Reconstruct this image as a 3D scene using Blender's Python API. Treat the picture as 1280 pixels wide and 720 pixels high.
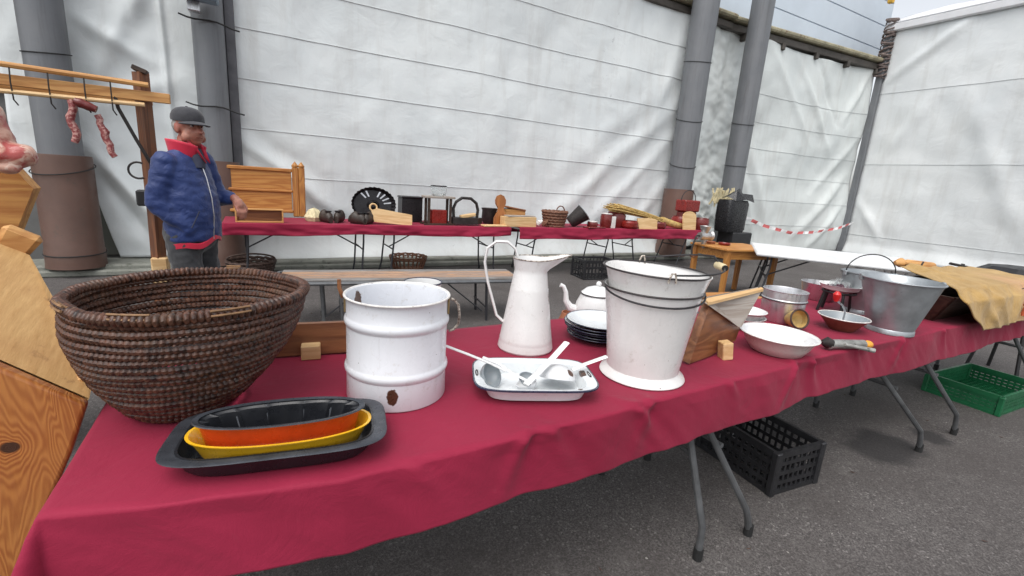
import bpy, bmesh, math, random
from math import sin, cos, pi, radians as rad
from mathutils import Vector as V, Matrix, noise, Euler
random.seed(7)
for o in list(bpy.data.objects): bpy.data.objects.remove(o)
SC = bpy.context.scene
COL = SC.collection
# ---------------------------------------------------------------- camera
F = 575.0; PITCH = rad(13.0); ROLL = rad(3.98); YAW = rad(60.5); H = 1.42
hd = V((cos(YAW), sin(YAW), 0)); rt = V((sin(YAW), -cos(YAW), 0)); up = V((0, 0, 1))
fw = hd * cos(PITCH) - up * sin(PITCH); u0 = rt.cross(fw)
Rr = rt * cos(ROLL) + u0 * sin(ROLL); Uu = -rt * sin(ROLL) + u0 * cos(ROLL)
cam = bpy.data.cameras.new('camera'); camo = bpy.data.objects.new('camera', cam); COL.objects.link(camo)
cam.sensor_width = 36; cam.lens = F / 1280 * 36; cam.clip_start = .05; cam.clip_end = 500
camo.matrix_world = Matrix(((Rr.x, Uu.x, -fw.x, 0), (Rr.y, Uu.y, -fw.y, 0), (Rr.z, Uu.z, -fw.z, H), (0, 0, 0, 1)))
SC.camera = camo
# ---------------------------------------------------------------- sky and sun (bright overcast)
W = bpy.data.worlds.new('World'); SC.world = W; W.use_nodes = True
nt = W.node_tree; nt.nodes.clear()
sk = nt.nodes.new('ShaderNodeTexSky'); sk.sky_type = 'NISHITA'; sk.sun_disc = False
sk.sun_elevation = rad(62); sk.sun_rotation = rad(232); sk.dust_density = 3; sk.air_density = 1.0
hs = nt.nodes.new('ShaderNodeHueSaturation'); hs.inputs['Saturation'].default_value = .22
bg = nt.nodes.new('ShaderNodeBackground'); bg.inputs[1].default_value = .15
wo = nt.nodes.new('ShaderNodeOutputWorld')
nt.links.new(sk.outputs[0], hs.inputs['Color']); nt.links.new(hs.outputs[0], bg.inputs[0]); nt.links.new(bg.outputs[0], wo.inputs[0])
sl = bpy.data.lights.new('sun', 'SUN'); sl.energy = .8; sl.angle = rad(50); sl.color = (1, .97, .93)
so = bpy.data.objects.new('sun', sl); COL.objects.link(so)
sd = V((sin(rad(232)) * cos(rad(62)), cos(rad(232)) * cos(rad(62)), sin(rad(62))))
so.rotation_euler = sd.to_track_quat('Z', 'Y').to_euler()
SC.view_settings.view_transform = 'Standard'; SC.view_settings.look = 'None'
SC.view_settings.exposure = 0.68; SC.view_settings.gamma = 1

# ---------------------------------------------------------------- materials
MATS = {}
class Mt:
    def __init__(s, name):
        s.m = bpy.data.materials.new(name); s.m.use_nodes = True; s.t = s.m.node_tree; s.b = s.t.nodes['Principled BSDF']
        s.tc = s.t.nodes.new('ShaderNodeTexCoord')
    def n(s, ty, **k):
        x = s.t.nodes.new('ShaderNode' + ty)
        for a, v in k.items():
            if hasattr(x, a): setattr(x, a, v)
            else: x.inputs[a].default_value = v
        return x
    def l(s, a, b): s.t.links.new(a, b)
    def coord(s, scale=(1, 1, 1), rnd=True, rot=(0, 0, 0)):
        mp = s.n('Mapping'); mp.inputs['Scale'].default_value = scale; mp.inputs['Rotation'].default_value = rot
        s.l(s.tc.outputs['Object'], mp.inputs[0])
        if rnd:
            oi = s.n('ObjectInfo'); mu = s.n('Math', operation='MULTIPLY'); mu.inputs[1].default_value = 37
            s.l(oi.outputs['Random'], mu.inputs[0]); s.l(mu.outputs[0], mp.inputs['Location'])
        return mp.outputs[0]
    def noise(s, co, scale, detail=4, rough=.55, dist=0):
        x = s.n('TexNoise'); x.inputs['Scale'].default_value = scale; x.inputs['Detail'].default_value = detail
        x.inputs['Roughness'].default_value = rough; x.inputs['Distortion'].default_value = dist
        s.l(co, x.inputs['Vector']); return x.outputs['Fac']
    def ramp(s, f, stops):
        r = s.n('ValToRGB'); e = r.color_ramp.elements
        while len(e) < len(stops): e.new(.5)
        for i, (p, c) in enumerate(stops):
            e[i].position = p; e[i].color = (c, c, c, 1) if isinstance(c, (int, float)) else (*c, 1)
        s.l(f, r.inputs[0]); return r.outputs[0]
    def mix(s, f, a, b, mode='MIX'):
        x = s.n('Mix', data_type='RGBA', blend_type=mode)
        for i, v in ((0, f), (6, a), (7, b)):
            if isinstance(v, (int, float)): x.inputs[i].default_value = v if i == 0 else (v, v, v, 1)
            elif isinstance(v, tuple): x.inputs[i].default_value = (*v, 1)
            else: s.l(v, x.inputs[i])
        return x.outputs[2]
    def math(s, op, a, b=0):
        x = s.n('Math', operation=op)
        for i, v in ((0, a), (1, b)):
            if isinstance(v, (int, float)): x.inputs[i].default_value = v
            else: s.l(v, x.inputs[i])
        return x.outputs[0]
    def bump(s, h, strength=.3, dist=.01, prev=None):
        x = s.n('Bump'); x.inputs['Strength'].default_value = strength; x.inputs['Distance'].default_value = dist
        s.l(h, x.inputs['Height'])
        if prev: s.l(prev, x.inputs['Normal'])
        return x.outputs[0]
    def spot(s, p, r, soft=.25, wob=.3, sc=(1, 1, 1)):
        mp = s.n('Mapping'); mp.inputs['Location'].default_value = tuple(-a * b for a, b in zip(p, sc)); mp.inputs['Scale'].default_value = sc
        s.l(s.tc.outputs['Object'], mp.inputs[0])
        ln = s.n('VectorMath', operation='LENGTH'); s.l(mp.outputs[0], ln.inputs[0])
        nn = s.noise(s.tc.outputs['Object'], 1.2 / r, 3)
        d = s.math('ADD', ln.outputs['Value'], s.math('MULTIPLY', s.math('SUBTRACT', nn, .5), r * wob * 2))
        return s.ramp(s.math('DIVIDE', d, r), [(max(0, 1 - soft) * .5, 1), (.5, 0)]) if False else s.ramp(s.math('MULTIPLY', d, .5 / r), [(.5 * (1 - soft), 1.), (.5, 0.)])
    def out(s, col=None, rough=.5, metal=0, normal=None, spec=.5, coat=0, sheen=0):
        if col is not None:
            if isinstance(col, tuple): s.b.inputs['Base Color'].default_value = (*col, 1)
            else: s.l(col, s.b.inputs['Base Color'])
        if isinstance(rough, (int, float)): s.b.inputs['Roughness'].default_value = rough
        else: s.l(rough, s.b.inputs['Roughness'])
        s.b.inputs['Metallic'].default_value = metal; s.b.inputs['Specular IOR Level'].default_value = spec
        s.b.inputs['Coat Weight'].default_value = coat; s.b.inputs['Coat Roughness'].default_value = .12
        s.b.inputs['Sheen Weight'].default_value = sheen
        if normal: s.l(normal, s.b.inputs['Normal'])
        return s.m

def plain(name, c, rough=.5, metal=0, var=.25, sc=6, bump=.15, bs=60, dirt=None, coat=0, dist=.002, sheen=0):
    m = Mt(name); co = m.coord()
    f = m.noise(co, sc, 6, .6)
    col = m.mix(m.ramp(f, [(.3, 0), (.7, 1)]), tuple(x * (1 - var) for x in c), tuple(min(1, x * (1 + var)) for x in c))
    if dirt:
        g = m.noise(co, sc * 2.3, 8, .7)
        col = m.mix(m.ramp(g, [(dirt[1], 0), (dirt[1] + .12, 1)]), col, dirt[0])
    h = m.noise(co, bs, 4)
    r = m.ramp(m.noise(co, sc * 3, 5), [(.3, max(.04, rough - .12)), (.7, min(1, rough + .12))])
    return m.out(col, r, metal, m.bump(h, bump, dist), coat=coat, sheen=sheen)

def enamel(name, c=(.78, .78, .77), chips=(), dirt=.035, rough=.22):
    m = Mt(name); co = m.coord()
    col = m.mix(m.ramp(m.noise(co, 7, 6, .65), [(.35, 0), (.75, 1)]), c, tuple(x * .88 for x in c))
    g = m.noise(co, 26, 9, .75)
    col = m.mix(m.ramp(g, [(.57, 0), (.70, .5)]), col, (.38, .33, .27))
    sc = m.noise(m.coord((60, 60, 5)), 1.5, 6, .7); col = m.mix(m.ramp(sc, [(.6, 0), (.72, .3)]), col, (.42, .42, .42))
    g2 = m.noise(co, 60, 3, .5)
    k = m.ramp(g2, [(.75, 0), (.77, 1)])
    for p, r, sc in chips:
        k = m.math('MAXIMUM', k, m.spot(p, r, .12, .35, sc))
    col = m.mix(k, col, m.mix(m.noise(co, 90), (.035, .018, .012), (.13, .055, .03)))
    r = m.ramp(m.noise(co, 14, 6), [(.35, rough), (.7, rough + .18)])
    nb = m.bump(m.noise(co, 9, 3), .05, .01)
    nb = m.bump(k, -.35, .002, nb)
    return m.out(col, r, 0, nb, coat=.25)

def wood(name, a, b, axis=0, sc=1., rings=7, rough=.6, dirt=0.0, knots=(), bump=.25):
    m = Mt(name); s3 = [9 * sc] * 3; s3[axis] = .7 * sc
    co = m.coord(tuple(s3)); raw = m.tc.outputs['Object']
    big = m.noise(co, 1.0, 3, .5, .6)
    rg = m.math('SINE', m.math('MULTIPLY', big, rings * 6.28))
    fine = m.noise(m.coord(tuple(x * 9 for x in s3)), 1.2, 6, .7)
    f = m.math('ADD', m.math('MULTIPLY', rg, .22), m.math('MULTIPLY', fine, .9))
    col = m.mix(m.ramp(f, [(.15, 0), (.75, 1)]), b, a)
    for p, r, sq in knots:
        col = m.mix(m.spot(p, r * 1.7, .9, .25, sq), col, tuple(x * .45 for x in b))
        col = m.mix(m.spot(p, r, .2, .1, sq), col, (.045, .022, .012))
    if dirt:
        g = m.noise(m.coord(), 5, 8, .7)
        col = m.mix(m.ramp(g, [(.5, 0), (.72, dirt)]), col, (.09, .06, .04))
    return m.out(col, m.ramp(fine, [(.3, rough - .1), (.7, rough + .12)]), 0, m.bump(f, bump, .003))

def metal(name, c, rough=.35, scr=1, dull=(.3, .3, .3), k=.5):
    m = Mt(name); co = m.coord()
    g = m.noise(co, 9, 8, .7); f = m.noise(m.coord((30, 30, 3)), 3, 5, .6)
    col = m.mix(m.ramp(g, [(.4, 0), (.7, k)]), c, dull)
    r = m.ramp(f, [(.3, rough - .08), (.7, rough + .2)])
    return m.out(col, r, .9, m.bump(g, .1 * scr, .003))

def tarp(name, c=(.72, .73, .75), streaks=(), blots=.25):
    m = Mt(name); co = m.tc.outputs['Object']
    a = m.noise(co, .55, 6, .62); b = m.noise(m.coord((2.5, 2.5, .35), False), 1.4, 7, .65)
    col = m.mix(m.ramp(a, [(.35, 0), (.7, 1)]), c, tuple(x * y for x, y in zip(c, (.86, .875, .89))))
    col = m.mix(m.ramp(b, [(.5, 0), (.78, .5)]), col, (.47, .46, .43))
    sp = m.n('SeparateXYZ'); m.l(co, sp.inputs[0])
    pt = m.noise(m.coord((9, 9, 5), False), 1.3, 8, .8); pt2 = m.noise(m.coord((1, 1, 1.2), False), 1.1, 3, .5)
    for x0, w, lo in streaks:
        band = m.ramp(m.math('MULTIPLY', m.math('ABSOLUTE', m.math('SUBTRACT', sp.outputs[0], x0)), 1 / w), [(.2, 1), (1, 0)])
        q = m.math('MULTIPLY', m.math('MULTIPLY', band, m.ramp(pt, [(lo, 0), (lo + .1, 1)])), m.ramp(pt2, [(.42, 0), (.55, 1)]))
        col = m.mix(m.math('MULTIPLY', q, .8), col, (.12, .12, .115))
    q = m.math('MULTIPLY', m.ramp(pt, [(.62, 0), (.72, 1)]), m.ramp(m.noise(co, 1.3, 3), [(.5, 0), (.65, 1)]))
    col = m.mix(m.math('MULTIPLY', q, blots), col, (.2, .2, .17))
    rd = m.n('TexNoise'); rd.noise_type = 'RIDGED_MULTIFRACTAL'; rd.inputs['Scale'].default_value = 1.1; rd.inputs['Detail'].default_value = 4; m.l(co, rd.inputs['Vector'])
    w = m.noise(co, 3.2, 5, .55, .8); w2 = m.noise(co, 14, 4, .6, .5); fine = m.noise(co, 260, 2)
    nb = m.bump(w, .22, .05); nb = m.bump(w2, .10, .012, nb); nb = m.bump(rd.outputs['Fac'], .16, .03, nb); nb = m.bump(fine, .12, .001, nb)
    return m.out(col, m.ramp(b, [(.3, .42), (.7, .6)]), 0, nb)

def M(k):
    if k in MATS: return MATS[k]
    MATS[k] = MK[k](); return MATS[k]

def asphalt():
    m = Mt('asphalt'); co = m.tc.outputs['Object']
    vo = m.n('TexVoronoi'); vo.inputs['Scale'].default_value = 190; m.l(co, vo.inputs['Vector'])
    vo2 = m.n('TexVoronoi'); vo2.inputs['Scale'].default_value = 120; m.l(co, vo2.inputs['Vector'])
    sp = m.n('SeparateColor'); m.l(vo.outputs['Color'], sp.inputs[0])
    sp2 = m.n('SeparateColor'); m.l(vo2.outputs['Color'], sp2.inputs[0])
    big = m.noise(co, .9, 7, .65); mid = m.noise(co, 6, 6, .7)
    col = m.mix(m.ramp(sp.outputs[0], [(.2, 0), (.9, 1)]), (.060, .054, .052), (.145, .134, .128))
    col = m.mix(m.ramp(sp2.outputs[0], [(.95, 0), (.97, .5)]), col, (.30, .28, .27))
    col = m.mix(m.ramp(sp2.outputs[1], [(.0, .5), (.10, 0)]), col, (.02, .02, .02))
    col = m.mix(m.ramp(big, [(.38, 0), (.62, .7)]), col, (.058, .050, .047))
    col = m.mix(m.ramp(mid, [(.55, 0), (.75, .4)]), col, (.16, .15, .14))
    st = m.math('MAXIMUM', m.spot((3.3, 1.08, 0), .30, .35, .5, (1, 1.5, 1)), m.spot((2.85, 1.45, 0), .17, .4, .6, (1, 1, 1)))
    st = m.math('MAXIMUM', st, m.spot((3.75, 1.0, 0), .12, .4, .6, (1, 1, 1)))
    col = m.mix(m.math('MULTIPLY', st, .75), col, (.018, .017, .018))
    h = m.math('ADD', vo.outputs['Distance'], m.math('MULTIPLY', vo2.outputs['Distance'], .6))
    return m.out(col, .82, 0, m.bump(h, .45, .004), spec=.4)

def clothmat():
    m = Mt('crimson cloth'); co = m.tc.outputs['Object']
    a = m.noise(co, 1.6, 6, .6); f = m.noise(co, 420, 2); d = m.noise(co, 35, 6, .7)
    col = m.mix(m.ramp(a, [(.3, 0), (.7, 1)]), (.220, .0078, .032), (.285, .0140, .046))
    col = m.mix(m.ramp(d, [(.62, 0), (.75, .2)]), col, (.30, .05, .08))
    rd = m.n('TexNoise'); rd.noise_type = 'RIDGED_MULTIFRACTAL'; rd.inputs['Scale'].default_value = 4.5; rd.inputs['Detail'].default_value = 3; m.l(co, rd.inputs['Vector'])
    w = m.noise(co, 8, 5, .6, 1.0); w2 = m.noise(m.coord((1, 3, 1), False), 22, 3, .5, .4)
    nb = m.bump(w, .22, .02); nb = m.bump(w2, .07, .004, nb); nb = m.bump(rd.outputs['Fac'], .12, .008, nb); nb = m.bump(f, .35, .0008, nb)
    return m.out(col, .72, 0, nb, spec=.25, sheen=.06)

def coilmat():
    m = Mt('coiled willow'); co = m.coord()
    g = m.noise(co, 60, 3, .5); b = m.noise(co, 7, 4); s = m.noise(m.coord((25, 25, 140)), 2, 3)
    col = m.mix(m.ramp(g, [(.3, 0), (.72, 1)]), (.015, .006, .004), (.125, .050, .028))
    col = m.mix(m.ramp(b, [(.55, 0), (.8, .4)]), col, (.20, .12, .07))
    col = m.mix(m.ramp(s, [(.6, 0), (.75, .5)]), col, (.26, .16, .10))
    return m.out(col, .42, 0, m.bump(g, .4, .003), spec=.5)

def checkstraw():
    return plain('straw', (.52, .36, .13), .75, 0, .4, 18, .5, 200, ((.28, .17, .06), .6))

def sackmat():
    m = Mt('hessian'); co = m.tc.outputs['Object']
    a = m.noise(co, 5, 6, .65); wv = m.n('TexWave'); wv.inputs['Scale'].default_value = 90; m.l(co, wv.inputs['Vector'])
    wz = m.n('TexWave', bands_direction='Z'); wz.inputs['Scale'].default_value = 90; m.l(co, wz.inputs['Vector'])
    col = m.mix(m.ramp(a, [(.3, 0), (.7, 1)]), (.33, .20, .062), (.48, .31, .115))
    pink = m.spot((4.85, .98, .80), .40, .8, .3, (1, 1, .9)); col = m.mix(m.math('MULTIPLY', pink, .55), col, (.55, .27, .16))
    h = m.math('ADD', wv.outputs['Fac'], wz.outputs['Fac'])
    nb = m.bump(h, .3, .002); nb = m.bump(m.noise(co, 16, 5, .6, 1), .5, .02, nb)
    return m.out(col, .92, 0, nb, spec=.15, sheen=.2)

def meatmat():
    m = Mt('raw meat'); co = m.coord()
    a = m.noise(co, 9, 5, .6, 1.5); b = m.noise(co, 30, 5, .6, 1)
    col = m.mix(m.ramp(a, [(.42, 0), (.55, 1)]), (.62, .36, .27), (.40, .07, .06))
    col = m.mix(m.ramp(b, [(.55, 0), (.62, .8)]), col, (.72, .52, .42))
    return m.out(col, .32, 0, m.bump(b, .4, .006), spec=.6)

def sausmat():
    m = Mt('cured sausage'); co = m.coord(); b = m.noise(co, 55, 4, .6)
    col = m.mix(m.ramp(b, [(.45, 0), (.6, 1)]), (.24, .045, .045), (.55, .3, .26))
    return m.out(col, .45, 0, m.bump(b, .6, .006))

def jacketmat():
    m = Mt('blue jacket nylon'); co = m.coord(); a = m.noise(co, 6, 5, .6); w = m.noise(co, 13, 5, .6, 1.2)
    col = m.mix(m.ramp(a, [(.3, 0), (.7, 1)]), (.012, .028, .115), (.018, .042, .165))
    return m.out(col, .52, 0, m.bump(w, .5, .02), spec=.4, sheen=.15)

def skinmat():
    m = Mt('weathered skin'); co = m.coord(); a = m.noise(co, 14, 5, .6); b = m.noise(co, 90, 4)
    col = m.mix(m.ramp(a, [(.35, 0), (.65, 1)]), (.42, .20, .14), (.33, .10, .07)); col = m.mix(m.ramp(m.noise(co, 45, 4), [(.5, 0), (.7, .5)]), col, (.26, .11, .08))
    m.b.inputs['Subsurface Weight'].default_value = .1; m.b.inputs['Subsurface Radius'].default_value = (.02, .008, .004)
    return m.out(col, .5, 0, m.bump(b, .25, .002))

def slabface():
    m = Mt('knotty oiled pine'); co = m.tc.outputs['Object']
    # growth rings bending round the knot
    kp = (-.555, 1.45, .705)
    mp = m.n('Mapping'); mp.inputs['Rotation'].default_value = (0, rad(-22), 0); mp.inputs['Scale'].default_value = (1, .3, .16); m.l(co, mp.inputs[0])
    w = m.noise(mp.outputs[0], 9, 3, .45, .5)
    ln = m.n('VectorMath', operation='DISTANCE'); m.l(co, ln.inputs[0]); ln.inputs[1].default_value = kp
    dk = m.math('DIVIDE', .035, m.math('ADD', ln.outputs['Value'], .035))
    f = m.math('ADD', w, m.math('MULTIPLY', dk, .55))
    s = m.math('SINE', m.math('MULTIPLY', f, 150))
    fine = m.noise(mp.outputs[0], 110, 4, .6)
    g = m.math('ADD', m.math('MULTIPLY', s, .30), m.math('MULTIPLY', fine, .7))
    col = m.mix(m.ramp(g, [(0, 0), (.65, 1)]), (.50, .19, .048), (.32, .09, .02))
    col = m.mix(m.ramp(m.noise(co, 5, 4), [(.45, 0), (.7, .5)]), col, (.52, .22, .06))
    col = m.mix(m.spot(kp, .021, .25, .1, (1, 1, 1.25)), col, (.06, .022, .010))
    return m.out(col, m.ramp(fine, [(.3, .35), (.7, .55)]), 0, m.bump(g, .25, .002), coat=.1)

def slabtop():
    m = Mt('sawn pine'); co = m.tc.outputs['Object']
    mp = m.n('Mapping'); mp.inputs['Rotation'].default_value = (0, rad(35), 0); mp.inputs['Scale'].default_value = (40, 6, 3); m.l(co, mp.inputs[0])
    a = m.noise(mp.outputs[0], 2.2, 5, .6); b = m.noise(co, 16, 6, .7)
    col = m.mix(m.ramp(a, [(.3, 0), (.7, 1)]), (.60, .37, .155), (.46, .26, .095))
    col = m.mix(m.ramp(b, [(.60, 0), (.70, .75)]), col, (.17, .09, .045))
    col = m.mix(m.ramp(m.noise(co, 4, 4), [(.45, 0), (.7, .6)]), col, (.42, .22, .08))
    return m.out(col, .68, 0, m.bump(a, .5, .003))

def colmat():
    m = Mt('grey painted steel'); co = m.coord(); st = m.noise(m.coord((7, 7, .5)), 1.6, 7, .7); b = m.noise(co, 2.5, 6, .65); sp = m.noise(co, 22, 5, .7)
    col = m.mix(m.ramp(b, [(.3, 0), (.7, 1)]), (.150, .158, .170), (.185, .192, .202))
    col = m.mix(m.ramp(st, [(.52, 0), (.72, .55)]), col, (.085, .085, .085))
    col = m.mix(m.ramp(st, [(.25, .4), (.42, 0)]), col, (.27, .27, .26))
    col = m.mix(m.ramp(sp, [(.66, 0), (.72, .6)]), col, (.13, .085, .06))
    return m.out(col, m.ramp(b, [(.3, .35), (.7, .6)]), .1, m.bump(b, .08, .004))

MK = dict(
 asphalt=asphalt, cloth=clothmat, coil=coilmat, straw=checkstraw, sack=sackmat, meat=meatmat, sausage=sausmat, jacket=jacketmat, skin=skinmat,
 slabface=slabface, slabtop=slabtop,
 white=lambda: enamel('white enamel'),
 pot=lambda: enamel('pot enamel', (.74, .755, .79), [((-.052, -.142, .047), .017, (1, 1, .62)), ((-.10, .11, .27), .02, (1, 1, .6))]),
 jug=lambda: enamel('jug enamel', (.76, .755, .74), [((.062, -.05, .22), .016, (1, 1, .6)), ((.108, -.03, .01), .012, (1, 1, .6))]),
 bucket=lambda: enamel('bucket enamel', (.78, .765, .745), [((.09, -.1, .06), .008, (1, 1, 1)), ((-.06, -.13, .06), .006, (1, 1, 1))]),
 basin=lambda: enamel('basin enamel', (.80, .80, .80), [((.075, -.09, .045), .014, (1, 1, 1))]),
 basinout=lambda: enamel('basin outside enamel', (.62, .52, .49), [((.085, -.085, .045), .016, (1, 1, 1))]),
 tray=lambda: enamel('tray enamel', (.74, .77, .78), [((-.15, .06, .045), .012, (1, 1, 1)), ((.17, .02, .05), .014, (1, .5, 1)), ((.13, -.11, .048), .01, (1, 1, 1))]),
 ladle=lambda: enamel('ladle enamel', (.72, .73, .74), [((.02, -.04, .03), .014, (1, 1, 1))]),
 greyen=lambda: enamel('grey enamel', (.27, .30, .32)),
 navy=lambda: plain('navy enamel rim', (.022, .026, .055), .3, 0, .3, 30, .1, 80, ((.12, .06, .04), .66)),
 blackrim=lambda: plain('black enamel rim', (.028, .022, .022), .35, 0, .3, 30, .1, 80, ((.13, .07, .05), .64)),
 worn=lambda: plain('worn rim', (.45, .40, .34), .4, .2, .4, 40, .2, 90, ((.06, .03, .02), .46)),
 rim2=lambda: plain('chipped white rim', (.70, .68, .65), .35, 0, .2, 30, .2, 90, ((.10, .05, .035), .60)),
 maroonrim=lambda: plain('maroon enamel', (.16, .02, .03), .3),
 nonstick=lambda: plain('non-stick coating', (.013, .014, .017), .30, 0, .3, 9, .1, 400, ((.05, .05, .055), .62)),
 nonsticktop=lambda: plain('worn non-stick flange', (.05, .055, .065), .33, .3, .3, 20, .2, 300),
 orange=lambda: plain('orange lacquer', (.52, .052, .010), .28, 0, .22, 8, .05, 50, coat=.4),
 yellow=lambda: plain('yellow enamel', (.74, .42, .018), .28, 0, .12, 8, .05, 50, ((.45, .27, .03), .72), coat=.4),
 brightmetal=lambda: metal('aluminium', (.72, .72, .73), .3, 1, (.42, .41, .42), .6),
 steel=lambda: metal('brushed steel', (.66, .66, .68), .28, .5),
 galv=lambda: plain('galvanised zinc', (.36, .385, .40), .42, .65, .18, 12, .15, 60, ((.24, .25, .26), .6)),
 darkmetal=lambda: plain('dark iron', (.03, .028, .028), .5, .6, .3, 20, .3, 80),
 tubegrey=lambda: plain('grey steel tube', (.15, .155, .16), .42, .5, .25, 12, .15, 90, ((.07, .05, .04), .66)),
 tubeblack=lambda: plain('black steel tube', (.035, .035, .04), .45, .2, .25, 12, .15, 90),
 rubber=lambda: plain('black rubber', (.015, .015, .015), .7),
 wire=lambda: plain('wire', (.05, .048, .05), .45, .7, .3, 40, .2, 90),
 goldwire=lambda: plain('brass coloured wire', (.35, .25, .12), .45, .7),
 pine=lambda: wood('pine', (.62, .34, .12), (.42, .19, .055), 0),
 pinez=lambda: wood('pine upright', (.60, .32, .11), (.38, .17, .05), 2),
 honey=lambda: wood('honey pine', (.56, .27, .07), (.38, .14, .03), 0, rough=.45),
 honeyz=lambda: wood('honey pine post', (.52, .24, .06), (.32, .12, .03), 2, rough=.45),
 pale=lambda: wood('pale new wood', (.72, .50, .26), (.58, .36, .16), 0),
 brown=lambda: wood('brown wood', (.26, .105, .040), (.14, .050, .019), 0, rough=.45),
 brownz=lambda: wood('brown post wood', (.22, .085, .035), (.10, .035, .016), 2, rough=.6, dirt=.5),
 greywood=lambda: wood('grey scrubbed wood', (.40, .36, .32), (.27, .22, .18), 0),
 slat=lambda: wood('weathered slat', (.44, .25, .14), (.25, .20, .17), 0, dirt=.5),
 slatgrey=lambda: wood('grey slat', (.26, .25, .24), (.15, .14, .13), 0, dirt=.5),
 darkwood=lambda: wood('dark wood', (.06, .035, .022), (.025, .015, .01), 0),
 tarpA=lambda: tarp('white tarpaulin', (.755, .79, .785), [(6.05, .35, .58), (3.0, .25, .63)], .3),
 tarpB=lambda: tarp('white tarpaulin dull', (.72, .755, .735), [(8.9, .5, .63)], .5),
 tarpR=lambda: tarp('white tent wall', (.745, .765, .76), (), .2),
 column=colmat,
 channel=lambda: plain('grey channel', (.10, .10, .11), .5, .1),
 sleeve=lambda: plain('brown plastic sleeve', (.115, .063, .047), .5, 0, .15, 3, .05, 20, ((.09, .06, .045), .58)),
 shutter=lambda: plain('olive shutter', (.065, .068, .058), .6, 0, .15, 2),
 render=lambda: plain('grey wall render', (.16, .16, .155), .85, 0, .2, 2, .4, 60),
 kerb=lambda: plain('mossy concrete', (.22, .225, .195), .85, 0, .25, 4, .4, 90, ((.08, .085, .065), .55)),
 cladding=lambda: plain('blue grey cladding', (.58, .65, .72), .4, 0, .05, 1.2, .04, 12),
 gutter=lambda: plain('stained gutter', (.33, .30, .20), .6, .2, .35, 5, .2, 30, ((.16, .09, .05), .54)),
 beam=lambda: plain('dark steel beam', (.085, .075, .065), .6, .2, .35, 4, .2, 30),
 yellowpaint=lambda: plain('yellow paint', (.6, .34, .03), .5),
 whitepvc=lambda: plain('white pvc band', (.70, .70, .71), .45, 0, .08, 3, .2, 14, ((.45, .44, .42), .64)),
 seamline=lambda: plain('welded seam', (.52, .54, .54), .5, 0, .2, 3, .1, 30),
 ropedirt=lambda: plain('grimy lashings', (.14, .11, .10), .9, 0, .5, 14, .6, 60, ((.35, .16, .15), .6)),
 redband=lambda: plain('red tape stripe', (.60, .13, .13), .5), whiteband=lambda: plain('white tape stripe', (.75, .75, .75), .5),
 blackpl=lambda: plain('black plastic', (.018, .018, .02), .42, 0, .3, 15, .1, 80, ((.05, .045, .04), .66)),
 greenpl=lambda: plain('green plastic', (.008, .105, .040), .42, 0, .2, 12, .1, 80),
 whitetable=lambda: plain('white plastic tabletop', (.74, .75, .75), .4, 0, .05, 6, .05, 90),
 redlin=lambda: plain('red lining', (.55, .012, .045), .6, 0, .15, 8, .3, 30, sheen=.2),
 trousers=lambda: plain('dark trousers', (.035, .036, .04), .85, 0, .25, 8, .6, 40, dist=.006, sheen=.2),
 capm=lambda: plain('charcoal cap', (.032, .032, .038), .85, 0, .2, 14, .5, 160, sheen=.2),
 hair=lambda: plain('grey hair', (.32, .30, .28), .8, 0, .4, 60, .8, 200),
 rush=lambda: plain('brown rush', (.22, .12, .055), .7, 0, .4, 40),
 palestraw=lambda: plain('pale straw', (.60, .52, .32), .8, 0, .3, 30),
 orangewood=lambda: wood('orange brown wood', (.38, .14, .035), (.24, .08, .018), 2, rough=.45),
 ridgegrey=lambda: plain('worn grey ridge', (.16, .17, .19), .3, .4),
 gritgrey=lambda: plain('pale grit', (.30, .28, .26), .9),
 darkcloth=lambda: plain('dark undershirt', (.03, .035, .06), .8),
 darkrubber=lambda: plain('shoe leather', (.03, .02, .015), .5),
 red=lambda: plain('red enamel', (.20, .014, .010), .3, 0, .25, 12), redpl=lambda: plain('red plastic', (.62, .02, .02), .35),
 terracotta=lambda: plain('terracotta', (.33, .12, .06), .7), darkred=lambda: plain('dark red glaze', (.15, .02, .018), .25),
 darktin=lambda: plain('dark baking tin', (.022, .02, .022), .35, .4, .3, 20, .2, 80),
 irong=lambda: plain('old iron', (.045, .04, .038), .55, .6, .35, 25, .4, 80),
 clog=lambda: plain('dark clog wood', (.04, .028, .022), .5, 0, .3, 20, .2, 60),
 wickerdark=lambda: plain('dark wicker', (.055, .03, .022), .7, 0, .5, 50, .8, 90),
 wickermid=lambda: plain('reddish wicker', (.16, .07, .04), .7, 0, .5, 45, .8, 90),
 bag=lambda: plain('black bin bag', (.012, .012, .014), .3, 0, .3, 12, .5, 30, dist=.02),
 black=lambda: plain('matt black paint', (.012, .012, .013), .5),
 inkred=lambda: plain('red sack print', (.55, .12, .05), .9, 0, .2, 30),
 silver=lambda: metal('cast aluminium', (.62, .61, .6), .35, 2, (.25, .24, .23), .7),
 cream=lambda: plain('cream plastic', (.65, .58, .42), .5), olive=lambda: plain('oval wood grip', (.60, .50, .30), .5, 0, .2, 20),
 paper=lambda: plain('white card', (.75, .73, .7), .7), copper=lambda: plain('brown patina', (.19, .08, .05), .4, .3, .3, 14),
 orangetip=lambda: plain('orange cork', (.75, .33, .04), .55, 0, .3, 40, .4, 90),
 greyroll=lambda: plain('grey galvanised tool', (.33, .33, .31), .55, .5, .4, 22, .6, 60, ((.1, .09, .08), .55)),
 cloves=lambda: plain('dark berries', (.09, .03, .05), .4), lamp=lambda: plain('blue grey lamp housing', (.20, .27, .33), .45),
)
def glassmat():
    m = Mt('clear glass'); m.b.inputs['Transmission Weight'].default_value = .9; m.b.inputs['IOR'].default_value = 1.3
    return m.out((.9, .92, .92), .05)
MK['glass'] = glassmat

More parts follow.
